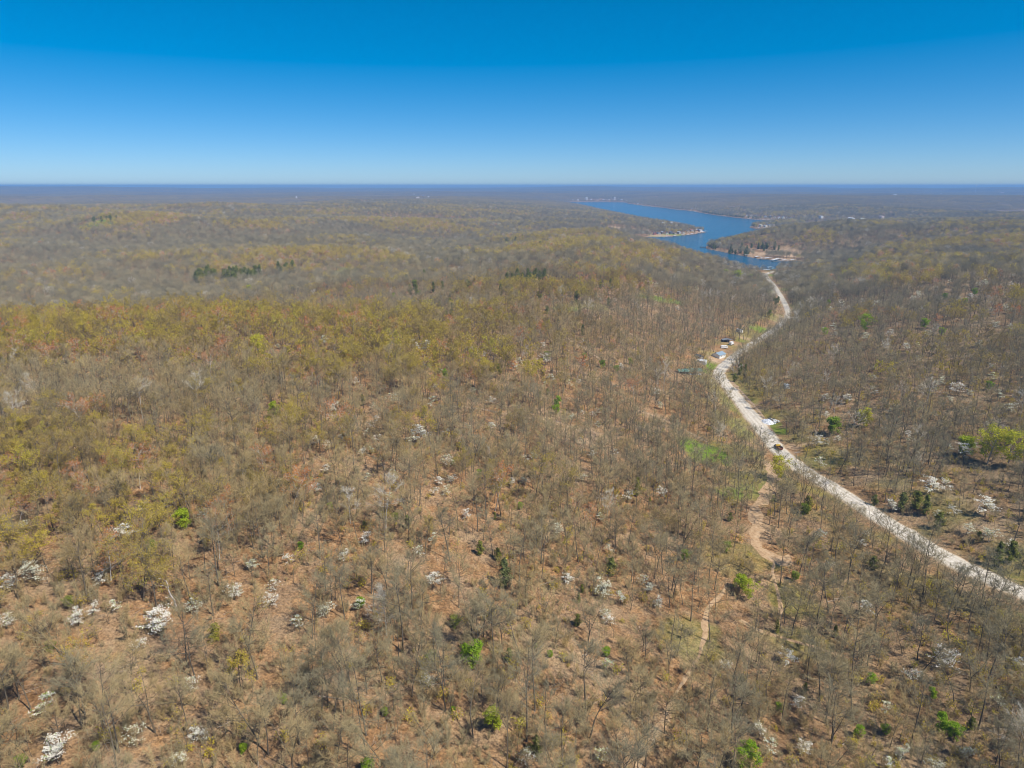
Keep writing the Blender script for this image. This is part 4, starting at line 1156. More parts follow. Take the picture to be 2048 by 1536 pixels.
# understory saplings and brush
for r0, r1, cell in ((0, 330, 2.8), (330, 700, 4.4)):
    X, Y = scatter(r0, r1, cell)
    keep = rng.random(len(X)) < np.clip(0.5 + (fbm(X / 26, Y / 26, 141, 3) - 0.5) * 2.0 + 0.25 * sstep(0, 100, X - (20 + Y * 0.2)), 0.05, 0.9)
    X, Y = X[keep], Y[keep]; ok = clearance(X, Y); X, Y = X[ok], Y[ok]
    Z = height(X, Y)
    b = rng.random(len(X)) < 0.13 + 0.22 * sstep(0, 100, X - (20 + Y * 0.2))
    k = np.where(b, pick('shrub_bud', len(X)), pick('shrub', len(X)))
    put(X, Y, Z, k, rng.uniform(0.5, 1.5, len(X)), rng.uniform(0, 6.28, len(X)), np.where(b, rng.uniform(0.4, 0.95, len(X)), rng.uniform(0.1, 0.75, len(X))))
for r0, r1, cell in ((0, 380, 6.0), (380, 800, 8.0)):
    X, Y = scatter(r0, r1, cell)
    keep = rng.random(len(X)) < 0.55; X, Y = X[keep], Y[keep]; ok = clearance(X, Y); X, Y = X[ok], Y[ok]
    put(X, Y, height(X, Y), pick('sapling', len(X)), rng.uniform(0.5, 1.1, len(X)), rng.uniform(0, 6.28, len(X)), rng.uniform(0.1, 0.8, len(X)))
X, Y = scatter(0, 380, 7.5)
keep = rng.random(len(X)) < 0.5; X, Y = X[keep], Y[keep]; ok = clearance(X, Y); X, Y = X[ok], Y[ok]
put(X, Y, height(X, Y), pick('sticks', len(X)), rng.uniform(0.5, 1.1, len(X)), rng.uniform(0, 6.28, len(X)), rng.uniform(0.1, 0.8, len(X)))
BRUSH = {k: np.concatenate(v) for k, v in PT.items()}
PT = {k: [] for k in PT}
# sprinkled dogwood, cedar and green trees far off
for key, r0, r1, cell, pr, t0, t1 in (('dog_mid', 700, 2400, 40, 0.10, .2, .9), ('cedar_mid', 600, 3200, 40, 0.05, .2, .6), ('green_mid', 700, 3400, 45, 0.07, .2, .9)):
    X, Y = scatter(r0, r1, cell)
    keep = rng.random(len(X)) < pr * (0.3 + 2.0 * fbm(X / 160, Y / 160, 151 + cell, 2) ** 2)
    X, Y = X[keep], Y[keep]; ok = clearance(X, Y); X, Y = X[ok], Y[ok]
    put(X, Y, height(X, Y), pick(key, len(X)), rng.uniform(0.7, 1.2, len(X)), rng.uniform(0, 6.28, len(X)), rng.uniform(t0, t1, len(X)))
# trees right down to the far waterline
X, Y = scatter(4600, 7600, 11, 30)
sd_ = lake_sd(X, Y); m = (sd_ > 2) & (sd_ < 170)
X, Y = X[m], Y[m]; ok = clearance(X, Y); X, Y = X[ok], Y[ok]
put(X, Y, height(X, Y), np.where(rng.random(len(X)) < 0.25, pick('cedar_mid', len(X)), pick('bare_far', len(X))), rng.uniform(0.8, 1.2, len(X)), rng.uniform(0, 6.28, len(X)), rng.uniform(0.1, 0.6, len(X)))
# dark cedars along the bluffs of the far shore
X, Y = scatter(2600, 4600, 8, 30)
sd_ = lake_sd(X, Y); m = (sd_ > 2) & (sd_ < 40) & (rng.random(len(X)) < 0.45 * (fbm(X / 120, Y / 120, 171, 2) > 0.5)) & (X > 0.1 * Y)
X, Y = X[m], Y[m]; ok = clearance(X, Y); X, Y = X[ok], Y[ok]
put(X, Y, height(X, Y), pick('cedar_mid', len(X)), rng.uniform(0.9, 1.5, len(X)), rng.uniform(0, 6.28, len(X)), rng.uniform(0.1, 0.4, len(X)))
# canopy of the far hills
X, Y = scatter(4600, 18500, 66, 46)
ok = lake_sd(X, Y) > 40
for bx, by, br in BUILT: ok &= np.hypot(X - bx, Y - by) > br + 28
X, Y = X[ok], Y[ok]
Z = height(X, Y)
put(X, Y, Z - 1, pick('grove', len(X)), rng.uniform(0.85, 1.15, len(X)), rng.uniform(0, 6.28, len(X)), np.clip(-0.1 + fbm(X / 500, Y / 500, 161, 3) * 0.6 + rng.normal(0, 0.08, len(X)), 0, 0.9))

# ------------------------------------------------------------------ the ones that show largest are things of their own
def visible(x, y, z, margin=20):
    u, v, d = project(np.stack([x, y, z + 5], -1))
    return (u > -margin) & (u < 2048 + margin) & (v < 1536 + margin * 3) & (v > 0), u, v, d
cand = []
for li, (lod, X, Y, Z, bud, S, rz, tint) in enumerate(HARD):
    if lod != 'hi': continue
    vis, u, v, d = visible(X, Y, Z)
    for i in np.nonzero(vis)[0]: cand.append((S[i] / d[i], li, i, bool(bud[i])))
cand.sort(reverse=True)
taken = {}
for kind, flag in ((KB, False), (KU, True)):
    n_ = 0
    for sz, li, i, b in cand:
        if b != flag or n_ >= 300: continue
        lod, X, Y, Z, bud, S, rz, tint = HARD[li]
        TREES.append(Tree(kind, X[i], Y[i], Z[i], int(rng.integers(0, len(OAKS))), float(S[i]), float(rz[i]), float(tint[i])))
        taken.setdefault(li, set()).add(int(i)); n_ += 1
for li, (lod, X, Y, Z, bud, S, rz, tint) in enumerate(HARD):
    m = np.ones(len(X), bool)
    for i in taken.get(li, ()): m[i] = False
    k = np.where(bud, pick('bud_' + lod, len(X)), pick('bare_' + lod, len(X)))
    put(X[m], Y[m], Z[m], k[m], S[m], rz[m], tint[m])
WOOD = {k: np.concatenate(v) for k, v in PT.items()}
print('woodland', len(WOOD['x']), 'brush', len(BRUSH['x']), 'single trees', len(TREES))

# ------------------------------------------------------------------ the mass of the wood: one object that draws the kinds at its points
def point_cloud(name, D, label, cat):
    n = len(D['x'])
    me = bpy.data.meshes.new(name)
    me.vertices.add(n)
    me.vertices.foreach_set('co', np.stack([D['x'], D['y'], D['z']], 1).astype(np.float32).ravel())
    for nm, key, typ in (('kind_id', 'k', 'INT'), ('turn', 'rz', 'FLOAT'), ('grow', 's', 'FLOAT'), ('tint', 't', 'FLOAT')):
        a = me.attributes.new(nm, typ, 'POINT')
        a.data.foreach_set('value', D[key].astype(np.int32 if typ == 'INT' else np.float32))
    me.update()
    o = link(name, me)
    gt = bpy.data.node_groups.new(name, 'GeometryNodeTree')
    gt.interface.new_socket('Geometry', in_out='INPUT', socket_type='NodeSocketGeometry')
    gt.interface.new_socket('Geometry', in_out='OUTPUT', socket_type='NodeSocketGeometry')
    N = gt.nodes.new; L = gt.links.new
    gi, go = N('NodeGroupInput'), N('NodeGroupOutput')
    ci = N('GeometryNodeCollectionInfo')
    ci.inputs['Collection'].default_value = PROTO
    ci.inputs['Separate Children'].default_value = True
    ci.inputs['Reset Children'].default_value = True
    ip = N('GeometryNodeInstanceOnPoints')
    ip.inputs['Pick Instance'].default_value = True
    def na(nm, typ):
        a = N('GeometryNodeInputNamedAttribute'); a.data_type = typ; a.inputs['Name'].default_value = nm
        return a.outputs['Attribute']
    cx = N('ShaderNodeCombineXYZ'); L(na('turn', 'FLOAT'), cx.inputs[2])
    er = N('FunctionNodeEulerToRotation'); L(cx.outputs[0], er.inputs[0])
    L(gi.outputs[0], ip.inputs['Points']); L(ci.outputs[0], ip.inputs['Instance'])
    L(na('kind_id', 'INT'), ip.inputs['Instance Index']); L(er.outputs[0], ip.inputs['Rotation'])
    L(na('grow', 'FLOAT'), ip.inputs['Scale'])
    L(ip.outputs[0], go.inputs[0])
    md = o.modifiers.new('planting', 'NODES'); md.node_group = gt
    return tag(o, label, cat, kind='stuff')
point_cloud('woodland', WOOD, 'grey brown leafless woodland covering the hills as far as the horizon', 'woodland')
point_cloud('undergrowth', BRUSH, 'thin bare brush and saplings growing under the trees', 'undergrowth')

KINDMESH = {KB: HI_BARE, KU: HI_BUD, KD: HI_DOG, KC: HI_CEDAR, KG: HI_GREEN}
BUILT_TREES = []
for t in TREES:
    root = empty(t.kind, (t.x, t.y, t.z), t.rz)
    root.scale = (t.s, t.s, t.s)
    for nm, me in zip(('trunk', 'crown'), KINDMESH[t.kind][t.v]):
        o = link(nm, me, root)
        o['tint'] = t.tint
    BUILT_TREES.append((t, root))
# ------------------------------------------------------------------ building things from boxes, tubes and prisms
MATS = {}
def paint(col, rough=0.6, var=0.12, metal=0.0):
    key = (tuple(round(c, 3) for c in col), rough, metal)
    if key not in MATS: MATS[key] = flat('paint_%d' % len(MATS), col, rough, var, 0.8, metal)
    return MATS[key]
GLASS = flat('window_glass', (0.03, 0.04, 0.05), 0.15, 0.2, 2.0)
GLASS.node_tree.nodes['Principled BSDF'].inputs['Specular IOR Level'].default_value = 0.5
RUBBER = flat('rubber', (0.03, 0.03, 0.03), 0.8)
TIMBER = flat('grey_timber', (0.30, 0.26, 0.22), 0.9, 0.3)
POLEW = flat('pale_pole_wood', (0.46, 0.40, 0.34), 0.9, 0.25)
POLED = flat('dark_pole_wood', (0.12, 0.10, 0.085), 0.9, 0.25)
STEEL = flat('galvanised_steel', (0.55, 0.56, 0.57), 0.45, 0.15, 1.0, 0.6)

class MB:
    def __init__(s): s.bm = bmesh.new()
    def box(s, c, d, rz=0.0, bev=0.0, taper=1.0):
        g = bmesh.ops.create_cube(s.bm, size=1.0)
        vs = g['verts']
        for v in vs:
            k = taper if v.co.z > 0 else 1.0
            v.co = Vector((v.co.x * d[0] * k, v.co.y * d[1] * k, v.co.z * d[2]))
        if bev:
            es = list({e for v in vs for e in v.link_edges})
            vs = list({v for f in bmesh.ops.bevel(s.bm, geom=es, offset=bev, segments=2, profile=0.7, affect='EDGES')['faces'] for v in f.verts} | {v for v in vs if v.is_valid})
        M = Matrix.Translation(Vector(c)) @ Matrix.Rotation(rz, 4, 'Z')
        bmesh.ops.transform(s.bm, matrix=M, verts=vs)
        return s
    def cyl(s, a, b, r, n=10, r2=None):
        a, b = Vector(a), Vector(b)
        d = b - a
        g = bmesh.ops.create_cone(s.bm, cap_ends=True, segments=n, radius1=r, radius2=r if r2 is None else r2, depth=d.length)
        M = Matrix.Translation((a + b) / 2) @ d.to_track_quat('Z', 'Y').to_matrix().to_4x4()
        bmesh.ops.transform(s.bm, matrix=M, verts=g['verts'])
        return s
    def poly(s, vs, fs):
        v = [s.bm.verts.new(p) for p in vs]
        for f in fs: s.bm.faces.new([v[i] for i in f])
        return s
    def prism(s, prof, y0, y1):
        """outline in x-z run along y"""
        n = len(prof)
        vs = [(x, y0, z) for x, z in prof] + [(x, y1, z) for x, z in prof]
        return s.poly(vs, [tuple(range(n - 1, -1, -1)), tuple(range(n, 2 * n))] + [(i, (i + 1) % n, n + (i + 1) % n, n + i) for i in range(n)])
    def build(s, name, m, parent=None, smooth=False):
        bmesh.ops.recalc_face_normals(s.bm, faces=s.bm.faces)
        me = bpy.data.meshes.new(name)
        s.bm.to_mesh(me); s.bm.free()
        me.materials.append(m)
        if smooth: me.polygons.foreach_set('use_smooth', np.ones(len(me.polygons), bool))
        return link(name, me, parent)

def gable_roof(L, W, H, rise, over=0.45, th=0.18):
    """two pitched slabs meeting at a ridge, ends open; runs along y, spans x"""
    w = W / 2 + over; z0 = H - over * rise / (W / 2)
    prof = [(-w, z0), (0, H + rise), (w, z0), (w, z0 + th), (0, H + rise + th), (-w, z0 + th)]
    m = MB()
    n = 6
    y0, y1 = -L / 2 - over, L / 2 + over
    vs = [(x, y0, z) for x, z in prof] + [(x, y1, z) for x, z in prof]
    m.poly(vs, [(0, 1, 4, 5), (1, 2, 3, 4), (6, 11, 10, 7), (7, 10, 9, 8)] + [(i, (i + 1) % n, n + (i + 1) % n, n + i) for i in range(n)])
    return m

def house(q, name='house'):
    root = empty(name, (q['x'], q['y'], q['z'] - 0.1), q.get('rz', 0))
    L, W, H = q['L'], q['W'], q['H']
    rise = W * 0.22
    w = MB()
    w.prism([(-W / 2, -1.2), (W / 2, -1.2), (W / 2, H), (0, H + rise), (-W / 2, H)], -L / 2, L / 2)
    w.build('wall', paint(q['wall']), root)
    rf = gable_roof(L, W, H + 0.02, rise).build('roof', paint(q['roof'], 0.45), root)
    if not q.get('far') or L > 12:
        MB().box((W * 0.2, L * 0.22, H + rise * 0.9), (0.8, 0.8, 1.6)).build('chimney', paint((.3, .2, .16)), rf)
    d = MB().box((0, -L / 2 - 0.03, 1.05), (1.1, 0.10, 2.1)).build('door', paint((.20, .16, .13)), root)
    n = max(2, min(5, int(L / 4)))
    for k in range(n):
        y = -L / 2 + (k + 0.5) * L / n
        for sx in (-1, 1):
            f = MB().box((sx * (W / 2 + 0.03), y, min(H * 0.58, H - 1.0)), (0.10, 1.5, min(1.4, H * 0.4))).build('window', paint(WHITE), root)
            MB().box((sx * (W / 2 + 0.07), y, min(H * 0.58, H - 1.0)), (0.06, 1.25, min(1.15, H * 0.33))).build('pane', GLASS, f)
    for k in (-0.28, 0.28):
        f = MB().box((k * W, -L / 2 - 0.03, min(H * 0.58, H - 1.0)), (1.4, 0.10, min(1.4, H * 0.4))).build('window', paint(WHITE), root)
        MB().box((k * W, -L / 2 - 0.07, min(H * 0.58, H - 1.0)), (1.15, 0.06, min(1.15, H * 0.33))).build('pane', GLASS, f)
    return root

def shed(q):
    root = empty('shed', (q['x'], q['y'], q['z'] - 0.05), q.get('rz', 0))
    L, W, H = q['L'], q['W'], q['H']
    MB().prism([(-W / 2, -0.6), (W / 2, -0.6), (W / 2, H), (0, H + W * 0.2), (-W / 2, H)], -L / 2, L / 2).build('wall', paint(q['wall']), root)
    rf = gable_roof(L, W, H + 0.02, W * 0.2, 0.3, 0.12).build('roof', paint(q['roof'], 0.4), root)
    d = MB().box((0, -L / 2 - 0.03, 1.0), (min(2.0, W * 0.5), 0.1, 2.0)).build('door', paint((.34, .33, .32)), root)
    MB().box((0.3, -L / 2 - 0.11, 1.0), (0.08, 0.06, 0.3)).build('handle', STEEL, d)
    MB().box((W / 2 + 0.03, 0, H * 0.6), (0.1, 1.0, 0.7)).build('window', GLASS, root)
    return root

def pavilion(q):
    root = empty('pavilion', (q['x'], q['y'], q['z'] - 0.05), q['rz'])
    L, W, H = q['L'], q['W'], q['H']
    MB().box((0, 0, 0.0), (L, W, 0.3)).build('floor_slab', paint((.5, .48, .45)), root)
    r = MB()
    w = W / 2 + 0.6
    r.prism([(-w, H), (0, H + 1.5), (w, H), (w, H + 0.14), (0, H + 1.64), (-w, H + 0.14)], -L / 2 - 0.6, L / 2 + 0.6)
    o = r.build('roof', paint((.12, .22, .18), 0.5), root)
    o.rotation_euler = (0, 0, math.pi / 2)
    for i in range(5):
        for s in (-1, 1):
            MB().box((-L / 2 + 0.3 + i * (L - 0.6) / 4, s * (W / 2 - 0.2), H / 2 + 0.1), (0.22, 0.22, H)).build('post', paint(WHITE), root)
    return root

def carport(q):
    root = empty('carport', (q['x'], q['y'], q['z'] - 0.05), q['rz'])
    L, W, H = q['L'], q['W'], q['H']
    MB().prism([(-L / 2, H), (0, H + 0.8), (L / 2, H), (L / 2, H + 0.1), (0, H + 0.9), (-L / 2, H + 0.1)], -W / 2, W / 2).build('roof', paint((.20, .21, .23), 0.5), root)
    MB().box((0, W / 2 - 0.1, H / 2), (L - 0.3, 0.1, H)).build('back_wall', paint((.26, .24, .23)), root)
    for sx in (-1, 0, 1):
        MB().box((sx * (L / 2 - 0.2), -W / 2 + 0.2, H / 2), (0.15, 0.15, H)).build('post', STEEL, root)
    return root

def wheel(root, x, y, r=0.38, wdt=0.26):
    t = MB().cyl((x, y - wdt / 2, r), (x, y + wdt / 2, r), r, 16).build('wheel', RUBBER, root)
    MB().cyl((x, y - wdt / 2 - 0.02, r), (x, y + wdt / 2 + 0.02, r), r * 0.55, 12).build('rim', STEEL, t)

def camper(q):
    root = empty('camper_trailer', (q['x'], q['y'], q['z']), q['rz'])
    prof = [(-3.4, .6), (-3.4, 2.1), (-3.0, 2.75), (-2.2, 3.0), (2.2, 3.0), (3.0, 2.75), (3.5, 1.9), (3.3, .6)]
    MB().prism(prof, -1.2, 1.2).build('body', paint((.80, .80, .79), 0.35), root)
    MB().box((0, 0, 0.62), (6.4, 2.44, 0.16)).build('stripe', paint((.12, .14, .2)), root)
    for x in (-1.9, 0.3, 2.0):
        MB().box((x, -1.21, 1.9), (0.95, 0.06, 0.6)).build('window', GLASS, root)
    MB().box((-0.85, -1.22, 1.55), (0.7, 0.08, 1.8)).build('door', paint((.70, .70, .69)), root)
    MB().box((0.5, 0, 3.08), (0.9, 0.7, 0.2)).build('roof_vent', paint((.6, .6, .6)), root)
    MB().cyl((3.3, 0, .55), (4.6, 0, .5), 0.07, 8).build('tow_bar', STEEL, root)
    for x in (-0.5, 0.4):
        for s in (-1, 1): wheel(root, x, s * 1.08)
    return root

def boxtruck(q):
    root = empty('box_truck', (q['x'], q['y'], q['z']), q['rz'])
    MB().box((-1.2, 0, 2.15), (5.4, 2.4, 2.5), bev=0.06).build('cargo_box', paint((.80, .81, .82), 0.35), root)
    MB().box((0, 0, 0.72), (7.6, 1.0, 0.25)).build('chassis', paint((.05, .05, .05)), root)
    c = MB().prism([(1.65, .6), (1.65, 2.3), (2.6, 2.3), (3.1, 1.6), (3.95, 1.4), (4.0, .6)], -1.05, 1.05).build('cab', paint((.78, .79, .80), 0.3), root)
    MB().poly([(2.62, -.95, 2.26), (2.62, .95, 2.26), (3.12, .95, 1.62), (3.12, -.95, 1.62), (2.66, -.95, 2.28), (2.66, .95, 2.28), (3.17, .95, 1.63), (3.17, -.95, 1.63)],
              [(0, 1, 2, 3), (7, 6, 5, 4), (0, 3, 7, 4), (1, 5, 6, 2), (0, 4, 5, 1), (3, 2, 6, 7)]).build('windscreen', GLASS, c)
    for s in (-1, 1):
        MB().box((2.25, s * 1.06, 1.85), (0.85, 0.05, 0.5)).build('side_window', GLASS, c)
        MB().box((4.0, s * 0.75, 1.0), (0.08, 0.3, 0.2)).build('headlight', paint((.8, .8, .75)), root)
        for x in (-2.4, 2.9): wheel(root, x, s * 0.98, 0.45)
    return root

def loader(q):
    root = empty('utility_truck', (q['x'], q['y'], q['z'] + 0.15), q['rz'] + 1.2)
    MB().box((-0.1, 0, 0.8), (6.4, 1.1, 0.3)).build('chassis', paint((.04, .04, .045)), root)
    c = MB().prism([(0.9, .7), (0.9, 2.5), (1.9, 2.5), (2.4, 1.7), (3.2, 1.55), (3.25, .7)], -1.1, 1.1).build('cab', paint((.03, .07, .12), 0.4), root)
    MB().box((1.35, 0, 2.55), (1.3, 2.0, 0.14)).build('cab_roof', paint((.05, .07, .16), 0.5), c)
    for s in (-1, 1):
        MB().box((1.5, s * 1.11, 2.0), (0.8, 0.05, 0.6)).build('side_window', GLASS, c)
        MB().box((3.25, s * 0.7, 1.15), (0.08, 0.3, 0.22)).build('headlight', paint((.75, .75, .7)), root)
        for x in (-2.3, -1.3, 2.3): wheel(root, x, s * 1.0, 0.5, 0.3)
    MB().poly([(-3.3, -1.15, 1.0), (0.7, -1.15, 1.0), (0.7, 1.15, 1.0), (-3.3, 1.15, 1.0), (-3.5, -1.3, 2.2), (0.7, -1.3, 2.4), (0.7, 1.3, 2.4), (-3.5, 1.3, 2.2), (-3.2, -1.05, 1.3), (0.6, -1.05, 1.3), (0.6, 1.05, 1.3), (-3.2, 1.05, 1.3)],
              [(0, 3, 2, 1), (0, 1, 5, 4), (2, 3, 7, 6), (1, 2, 6, 5), (3, 0, 4, 7), (8, 9, 10, 11), (4, 5, 9, 8), (6, 7, 11, 10), (5, 6, 10, 9), (7, 4, 8, 11)]).build('tipper_bed', flat('rusty_steel', (.22, .09, .045), 0.9, 0.4), root)
    MB().box((0.55, 0, 2.35), (0.5, 2.7, 0.9)).build('headboard', paint((.72, .48, .05)), root)
    return root

def scrap(q):
    """a mound of debris: creased white tarps, boards, sheets and drums, one heap"""
    root = empty('scrap_heap', (q['x'], q['y'], q['z']), 0.2)
    root.scale = (0.8, 0.8, 0.9)
    r = random.Random(4)
    n = 34
    vs, fs = [], []
    for j in range(n):
        for i in range(n):
            x = -8 + 9.0 * i / (n - 1); y = -6 + 12.0 * j / (n - 1)
            d = math.hypot((x + 3.5) / 4.6, y / 6.0)
            z = 2.4 * max(0, 1 - d * d) + 0.75 * (float(vnoise(x * 0.9 + 4, y * 0.9)) - 0.4) + 0.25 * abs(math.sin(x * 2.1 + y * 1.3)) - 0.1
            vs.append((x + r.uniform(-.12, .12), y + r.uniform(-.12, .12), z if d < 1.08 else -0.5))
    for j in range(n - 1):
        for i in range(n - 1):
            fs.append((j * n + i, j * n + i + 1, (j + 1) * n + i + 1, (j + 1) * n + i))
    MB().poly(vs, fs).build('tarp', flat('white_tarp', (.74, .76, .80), 0.5, 0.18, 0.5), root)
    b = MB()
    for k in range(70):
        x, y = r.uniform(-1, 10), r.gauss(0, 2.8)
        b.box((x, y, r.uniform(0.1, 1.1)), (r.uniform(.6, 3.0), r.uniform(.3, 1.1), r.uniform(.06, .4)), r.uniform(0, 3.14))
    b.build('white_boards', flat('white_boards', (.76, .76, .74), 0.6, 0.2), root)
    b = MB()
    for k in range(46):
        x, y = r.uniform(-4, 10), r.gauss(0, 3.2)
        b.box((x, y, r.uniform(0.0, 0.9)), (r.uniform(.8, 3.2), r.uniform(.2, .7), r.uniform(.1, .6)), r.uniform(0, 3.14))
    b.build('dark_scrap', flat('dark_scrap', (.10, .12, .14), 0.7, 0.4), root)
    b = MB()
    for k in range(12): b.box((r.uniform(0, 8), r.gauss(0, 2.4), r.uniform(.1, .8)), (r.uniform(.8, 2.4), r.uniform(.4, 1.2), r.uniform(.2, .7)), r.uniform(0, 3.14))
    b.build('blue_sheets', paint((.16, .34, .40)), root)
    b = MB()
    for k in range(6): 
        x, y = r.uniform(1, 9), r.gauss(1.5, 2); b.cyl((x, y, 0), (x, y, 0.9), 0.3, 12)
    b.build('drums', paint((.66, .50, .12)), root)
    return root

def pole(q):
    root = empty('utility_pole', (q['x'], q['y'], q['z']), 0.1)
    H = q['H']
    m = POLEW if q.get('arm') else POLED
    MB().cyl((0, 0, -1), (0, 0, H), 0.17, 10, 0.11).build('shaft', m, root)
    if q.get('arm'):
        a = MB().box((0, -0.16, H - 0.35), (3.2, 0.14, 0.18)).build('crossarm', m, root)
        for x in (-1.45, -0.6, 0.6, 1.45): MB().cyl((x, -0.16, H - 0.26), (x, -0.16, H - 0.02), 0.06, 8, 0.04).build('insulator', paint((.55, .56, .58)), a)
    if q.get('can'):
        MB().cyl((0.34, 0, H - 2.6), (0.34, 0, H - 1.5), 0.24, 12).build('transformer', STEEL, root)
    return root

def snag(q):
    root = empty('dead_snag', (q['x'], q['y'], q['z']), 0)
    sc = q['t'] / F / 0.83
    k = 1 / 14.63 * sc
    def P(l): return [Vector(((x - 1085) * k, 0.25 * math.sin(i * 1.7), (1330 - y) * k * 1.0)) for i, (x, y) in enumerate(l)]
    S = Soup(); S.tube(P([(1085, 1345), (1050, 1050), (1000, 900), (970, 740), (958, 620), (930, 510), (820, 430), (770, 430)]), [.30, .26, .22, .19, .15, .12, .09, .03], 8)
    link('trunk', S.mesh('trunk', [M_SNAG], True), root)
    for l in ([(965, 745), (900, 670), (850, 622), (770, 625), (715, 650)], [(992, 925), (940, 950), (900, 962), (865, 945), (845, 915)]):
        S = Soup(); p = P(l); S.tube(p, [.13, .11, .09, .06, .02], 6); link('limb', S.mesh('limb', [M_SNAG], True), root)
    return root

def dock(q):
    root = empty('boat_dock', (q['x'], q['y'], 0), q.get('rz', 0))
    L, W = q['L'], q['W']
    MB().box((0, 0, 0.35), (L, W, 0.35)).build('deck', TIMBER, root)
    H = 3.4
    MB().prism([(-L / 2 - .4, H), (0, H + L * 0.07), (L / 2 + .4, H), (L / 2 + .4, H + .16), (0, H + L * 0.07 + .16), (-L / 2 - .4, H + .16)], -W / 2 - .4, W / 2 + .4).build('roof', paint(q['roof'], 0.4), root)
    for sx in (-1, 1):
        for sy in (-1, 1):
            MB().box((sx * (L / 2 - .3), sy * (W / 2 - .3), 1.95), (.2, .2, 2.9)).build('post', STEEL, root)
    MB().box((0, 0, 0.05), (L - 0.6, W - 0.6, 0.5)).build('float', paint((.12, .13, .14)), root)
    return root

def tower_block(q):
    root = empty('tower_block', (q['x'], q['y'], q['z'] - 2), 0.2)
    W, H = q['W'], q['H']
    MB().box((0, 0, H / 2), (W, W * 0.8, H)).build('wall', paint(WHITE), root)
    MB().box((0, 0, H + 0.5), (W * 1.03, W * 0.83, 0.9)).build('roof', paint(GREY), root)
    MB().box((W * 0.15, 0, H + 2.2), (W * 0.3, W * 0.3, 2.6)).build('plant_room', paint(CREAM), root)
    for k in range(8):
        for x in (-0.32, 0, 0.32):
            MB().box((x * W, -W * 0.4 - 0.04, 3 + k * (H - 5) / 7.5), (W * 0.2, 0.12, 1.6)).build('window', GLASS, root)
    return root

def water_tower(q):
    root = empty('water_tower', (q['x'], q['y'], q['z'] - 1), 0)
    tz = 168.0
    H = tz - q['z'] + 1
    rad = 8.5
    MB().cyl((0, 0, -1), (0, 0, H), rad * 0.22, 16, rad * 0.16).build('stem', paint((.62, .68, .74)), root)
    m = MB(); g = bmesh.ops.create_uvsphere(m.bm, u_segments=24, v_segments=14, radius=rad)
    bmesh.ops.transform(m.bm, matrix=Matrix.Translation((0, 0, H)) @ Matrix.Scale(0.86, 4, (0, 0, 1)), verts=g['verts'])
    m.build('tank', paint((.84, .84, .84), 0.4), root, True)
    MB().cyl((0, 0, -1), (0, 0, 3), rad * 0.5, 16, rad * 0.22).build('base', paint((.62, .66, .7)), root)
    return root

def mast(q):
    root = empty('radio_mast', (q['x'], q['y'], q['z'] - 0.5), 0)
    H = q['H']; b = H * 0.045
    m = MB()
    for i in range(4):
        a = math.pi / 4 + i * math.pi / 2
        m.cyl((math.cos(a) * b, math.sin(a) * b, 0), (math.cos(a) * b * .2, math.sin(a) * b * .2, H * 0.93), 0.32, 6, 0.2)
    n = 9
    for k in range(n):
        z0, z1 = H * .93 * k / n, H * .93 * (k + 1) / n
        r0_, r1_ = b * (1 - .8 * k / n), b * (1 - .8 * (k + 1) / n)
        for i in range(4):
            a, c = math.pi / 4 + i * math.pi / 2, math.pi / 4 + (i + 1) * math.pi / 2
            m.cyl((math.cos(a) * r0_, math.sin(a) * r0_, z0), (math.cos(c) * r1_, math.sin(c) * r1_, z1), 0.14, 5)
    mm = paint((.62, .64, .66)) if q['u'] < 1500 else paint((.12, .13, .15))
    m.build('lattice', mm, root)
    MB().cyl((0, 0, H * .92), (0, 0, H), 0.2, 6, 0.08).build('antenna', mm, root)
    return root

MAKERS = dict(house=house, shed=shed, pavilion=pavilion, carport=carport, camper=camper, boxtruck=boxtruck, loader=loader, scrap=scrap, pole=pole, snag=snag, dock=dock, tower_block=tower_block, water_tower=water_tower, mast=mast)
CATS = dict(house='house', shed='shed', pavilion='pavilion', carport='carport', camper='camper', boxtruck='truck', loader='truck', scrap='scrap heap', pole='utility pole', snag='dead tree', dock='boat dock', tower_block='tower block', water_tower='water tower', mast='mast')
for q in SITES:
    q['obj'] = MAKERS[q['kind']](q)

# fallen logs on the litter: middle pixel, length (m), heading
LOGS = []
for u, v, L, hd in [(665,1398,6.5,0.02),(993,1303,3.0,0.75),(1172,1311,2.6,0.6),(1092,1168,6.0,0.75),(969,1162,3.6,1.0),(1688,1197,8.5,0.2),(1884,1287,3.2,0.6),(1720,1366,4.5,0.7),(1690,1486,4.0,0.7),(451,1450,4.0,0.8),(1665,1203,4.5,0.25),(1022,1228,5.0,2.6)]:
    x, y, z, t = hit(u, v)
    root = empty('fallen_log', (x, y, z + 0.08), 0)
    r = random.Random(int(u))
    dx, dy = math.cos(hd), math.sin(hd)
    pts = []
    for k in range(6):
        s = (k / 5 - 0.5) * L
        px, py = dx * s, dy * s
        pts.append(Vector((px + r.gauss(0, .05), py + r.gauss(0, .05), h1(x + px, y + py) - z + 0.12 + r.uniform(0, .12))))
    S = Soup(); S.tube(pts, [.20, .19, .17, .15, .12, .07], 8)
    link('trunk', S.mesh('trunk', [M_LOG], True), root)
    p, d = along(pts, 0.6)
    S = Soup(); S.tube([p, p + Vector((dx * .5 - dy * .6, dy * .5 + dx * .6, .5)), p + Vector((dx * .9 - dy * 1.1, dy * .9 + dx * 1.1, .75))], [.08, .06, .02], 6)
    link('branch', S.mesh('branch', [M_LOG], True), root)
    LOGS.append((u, v, L, root))
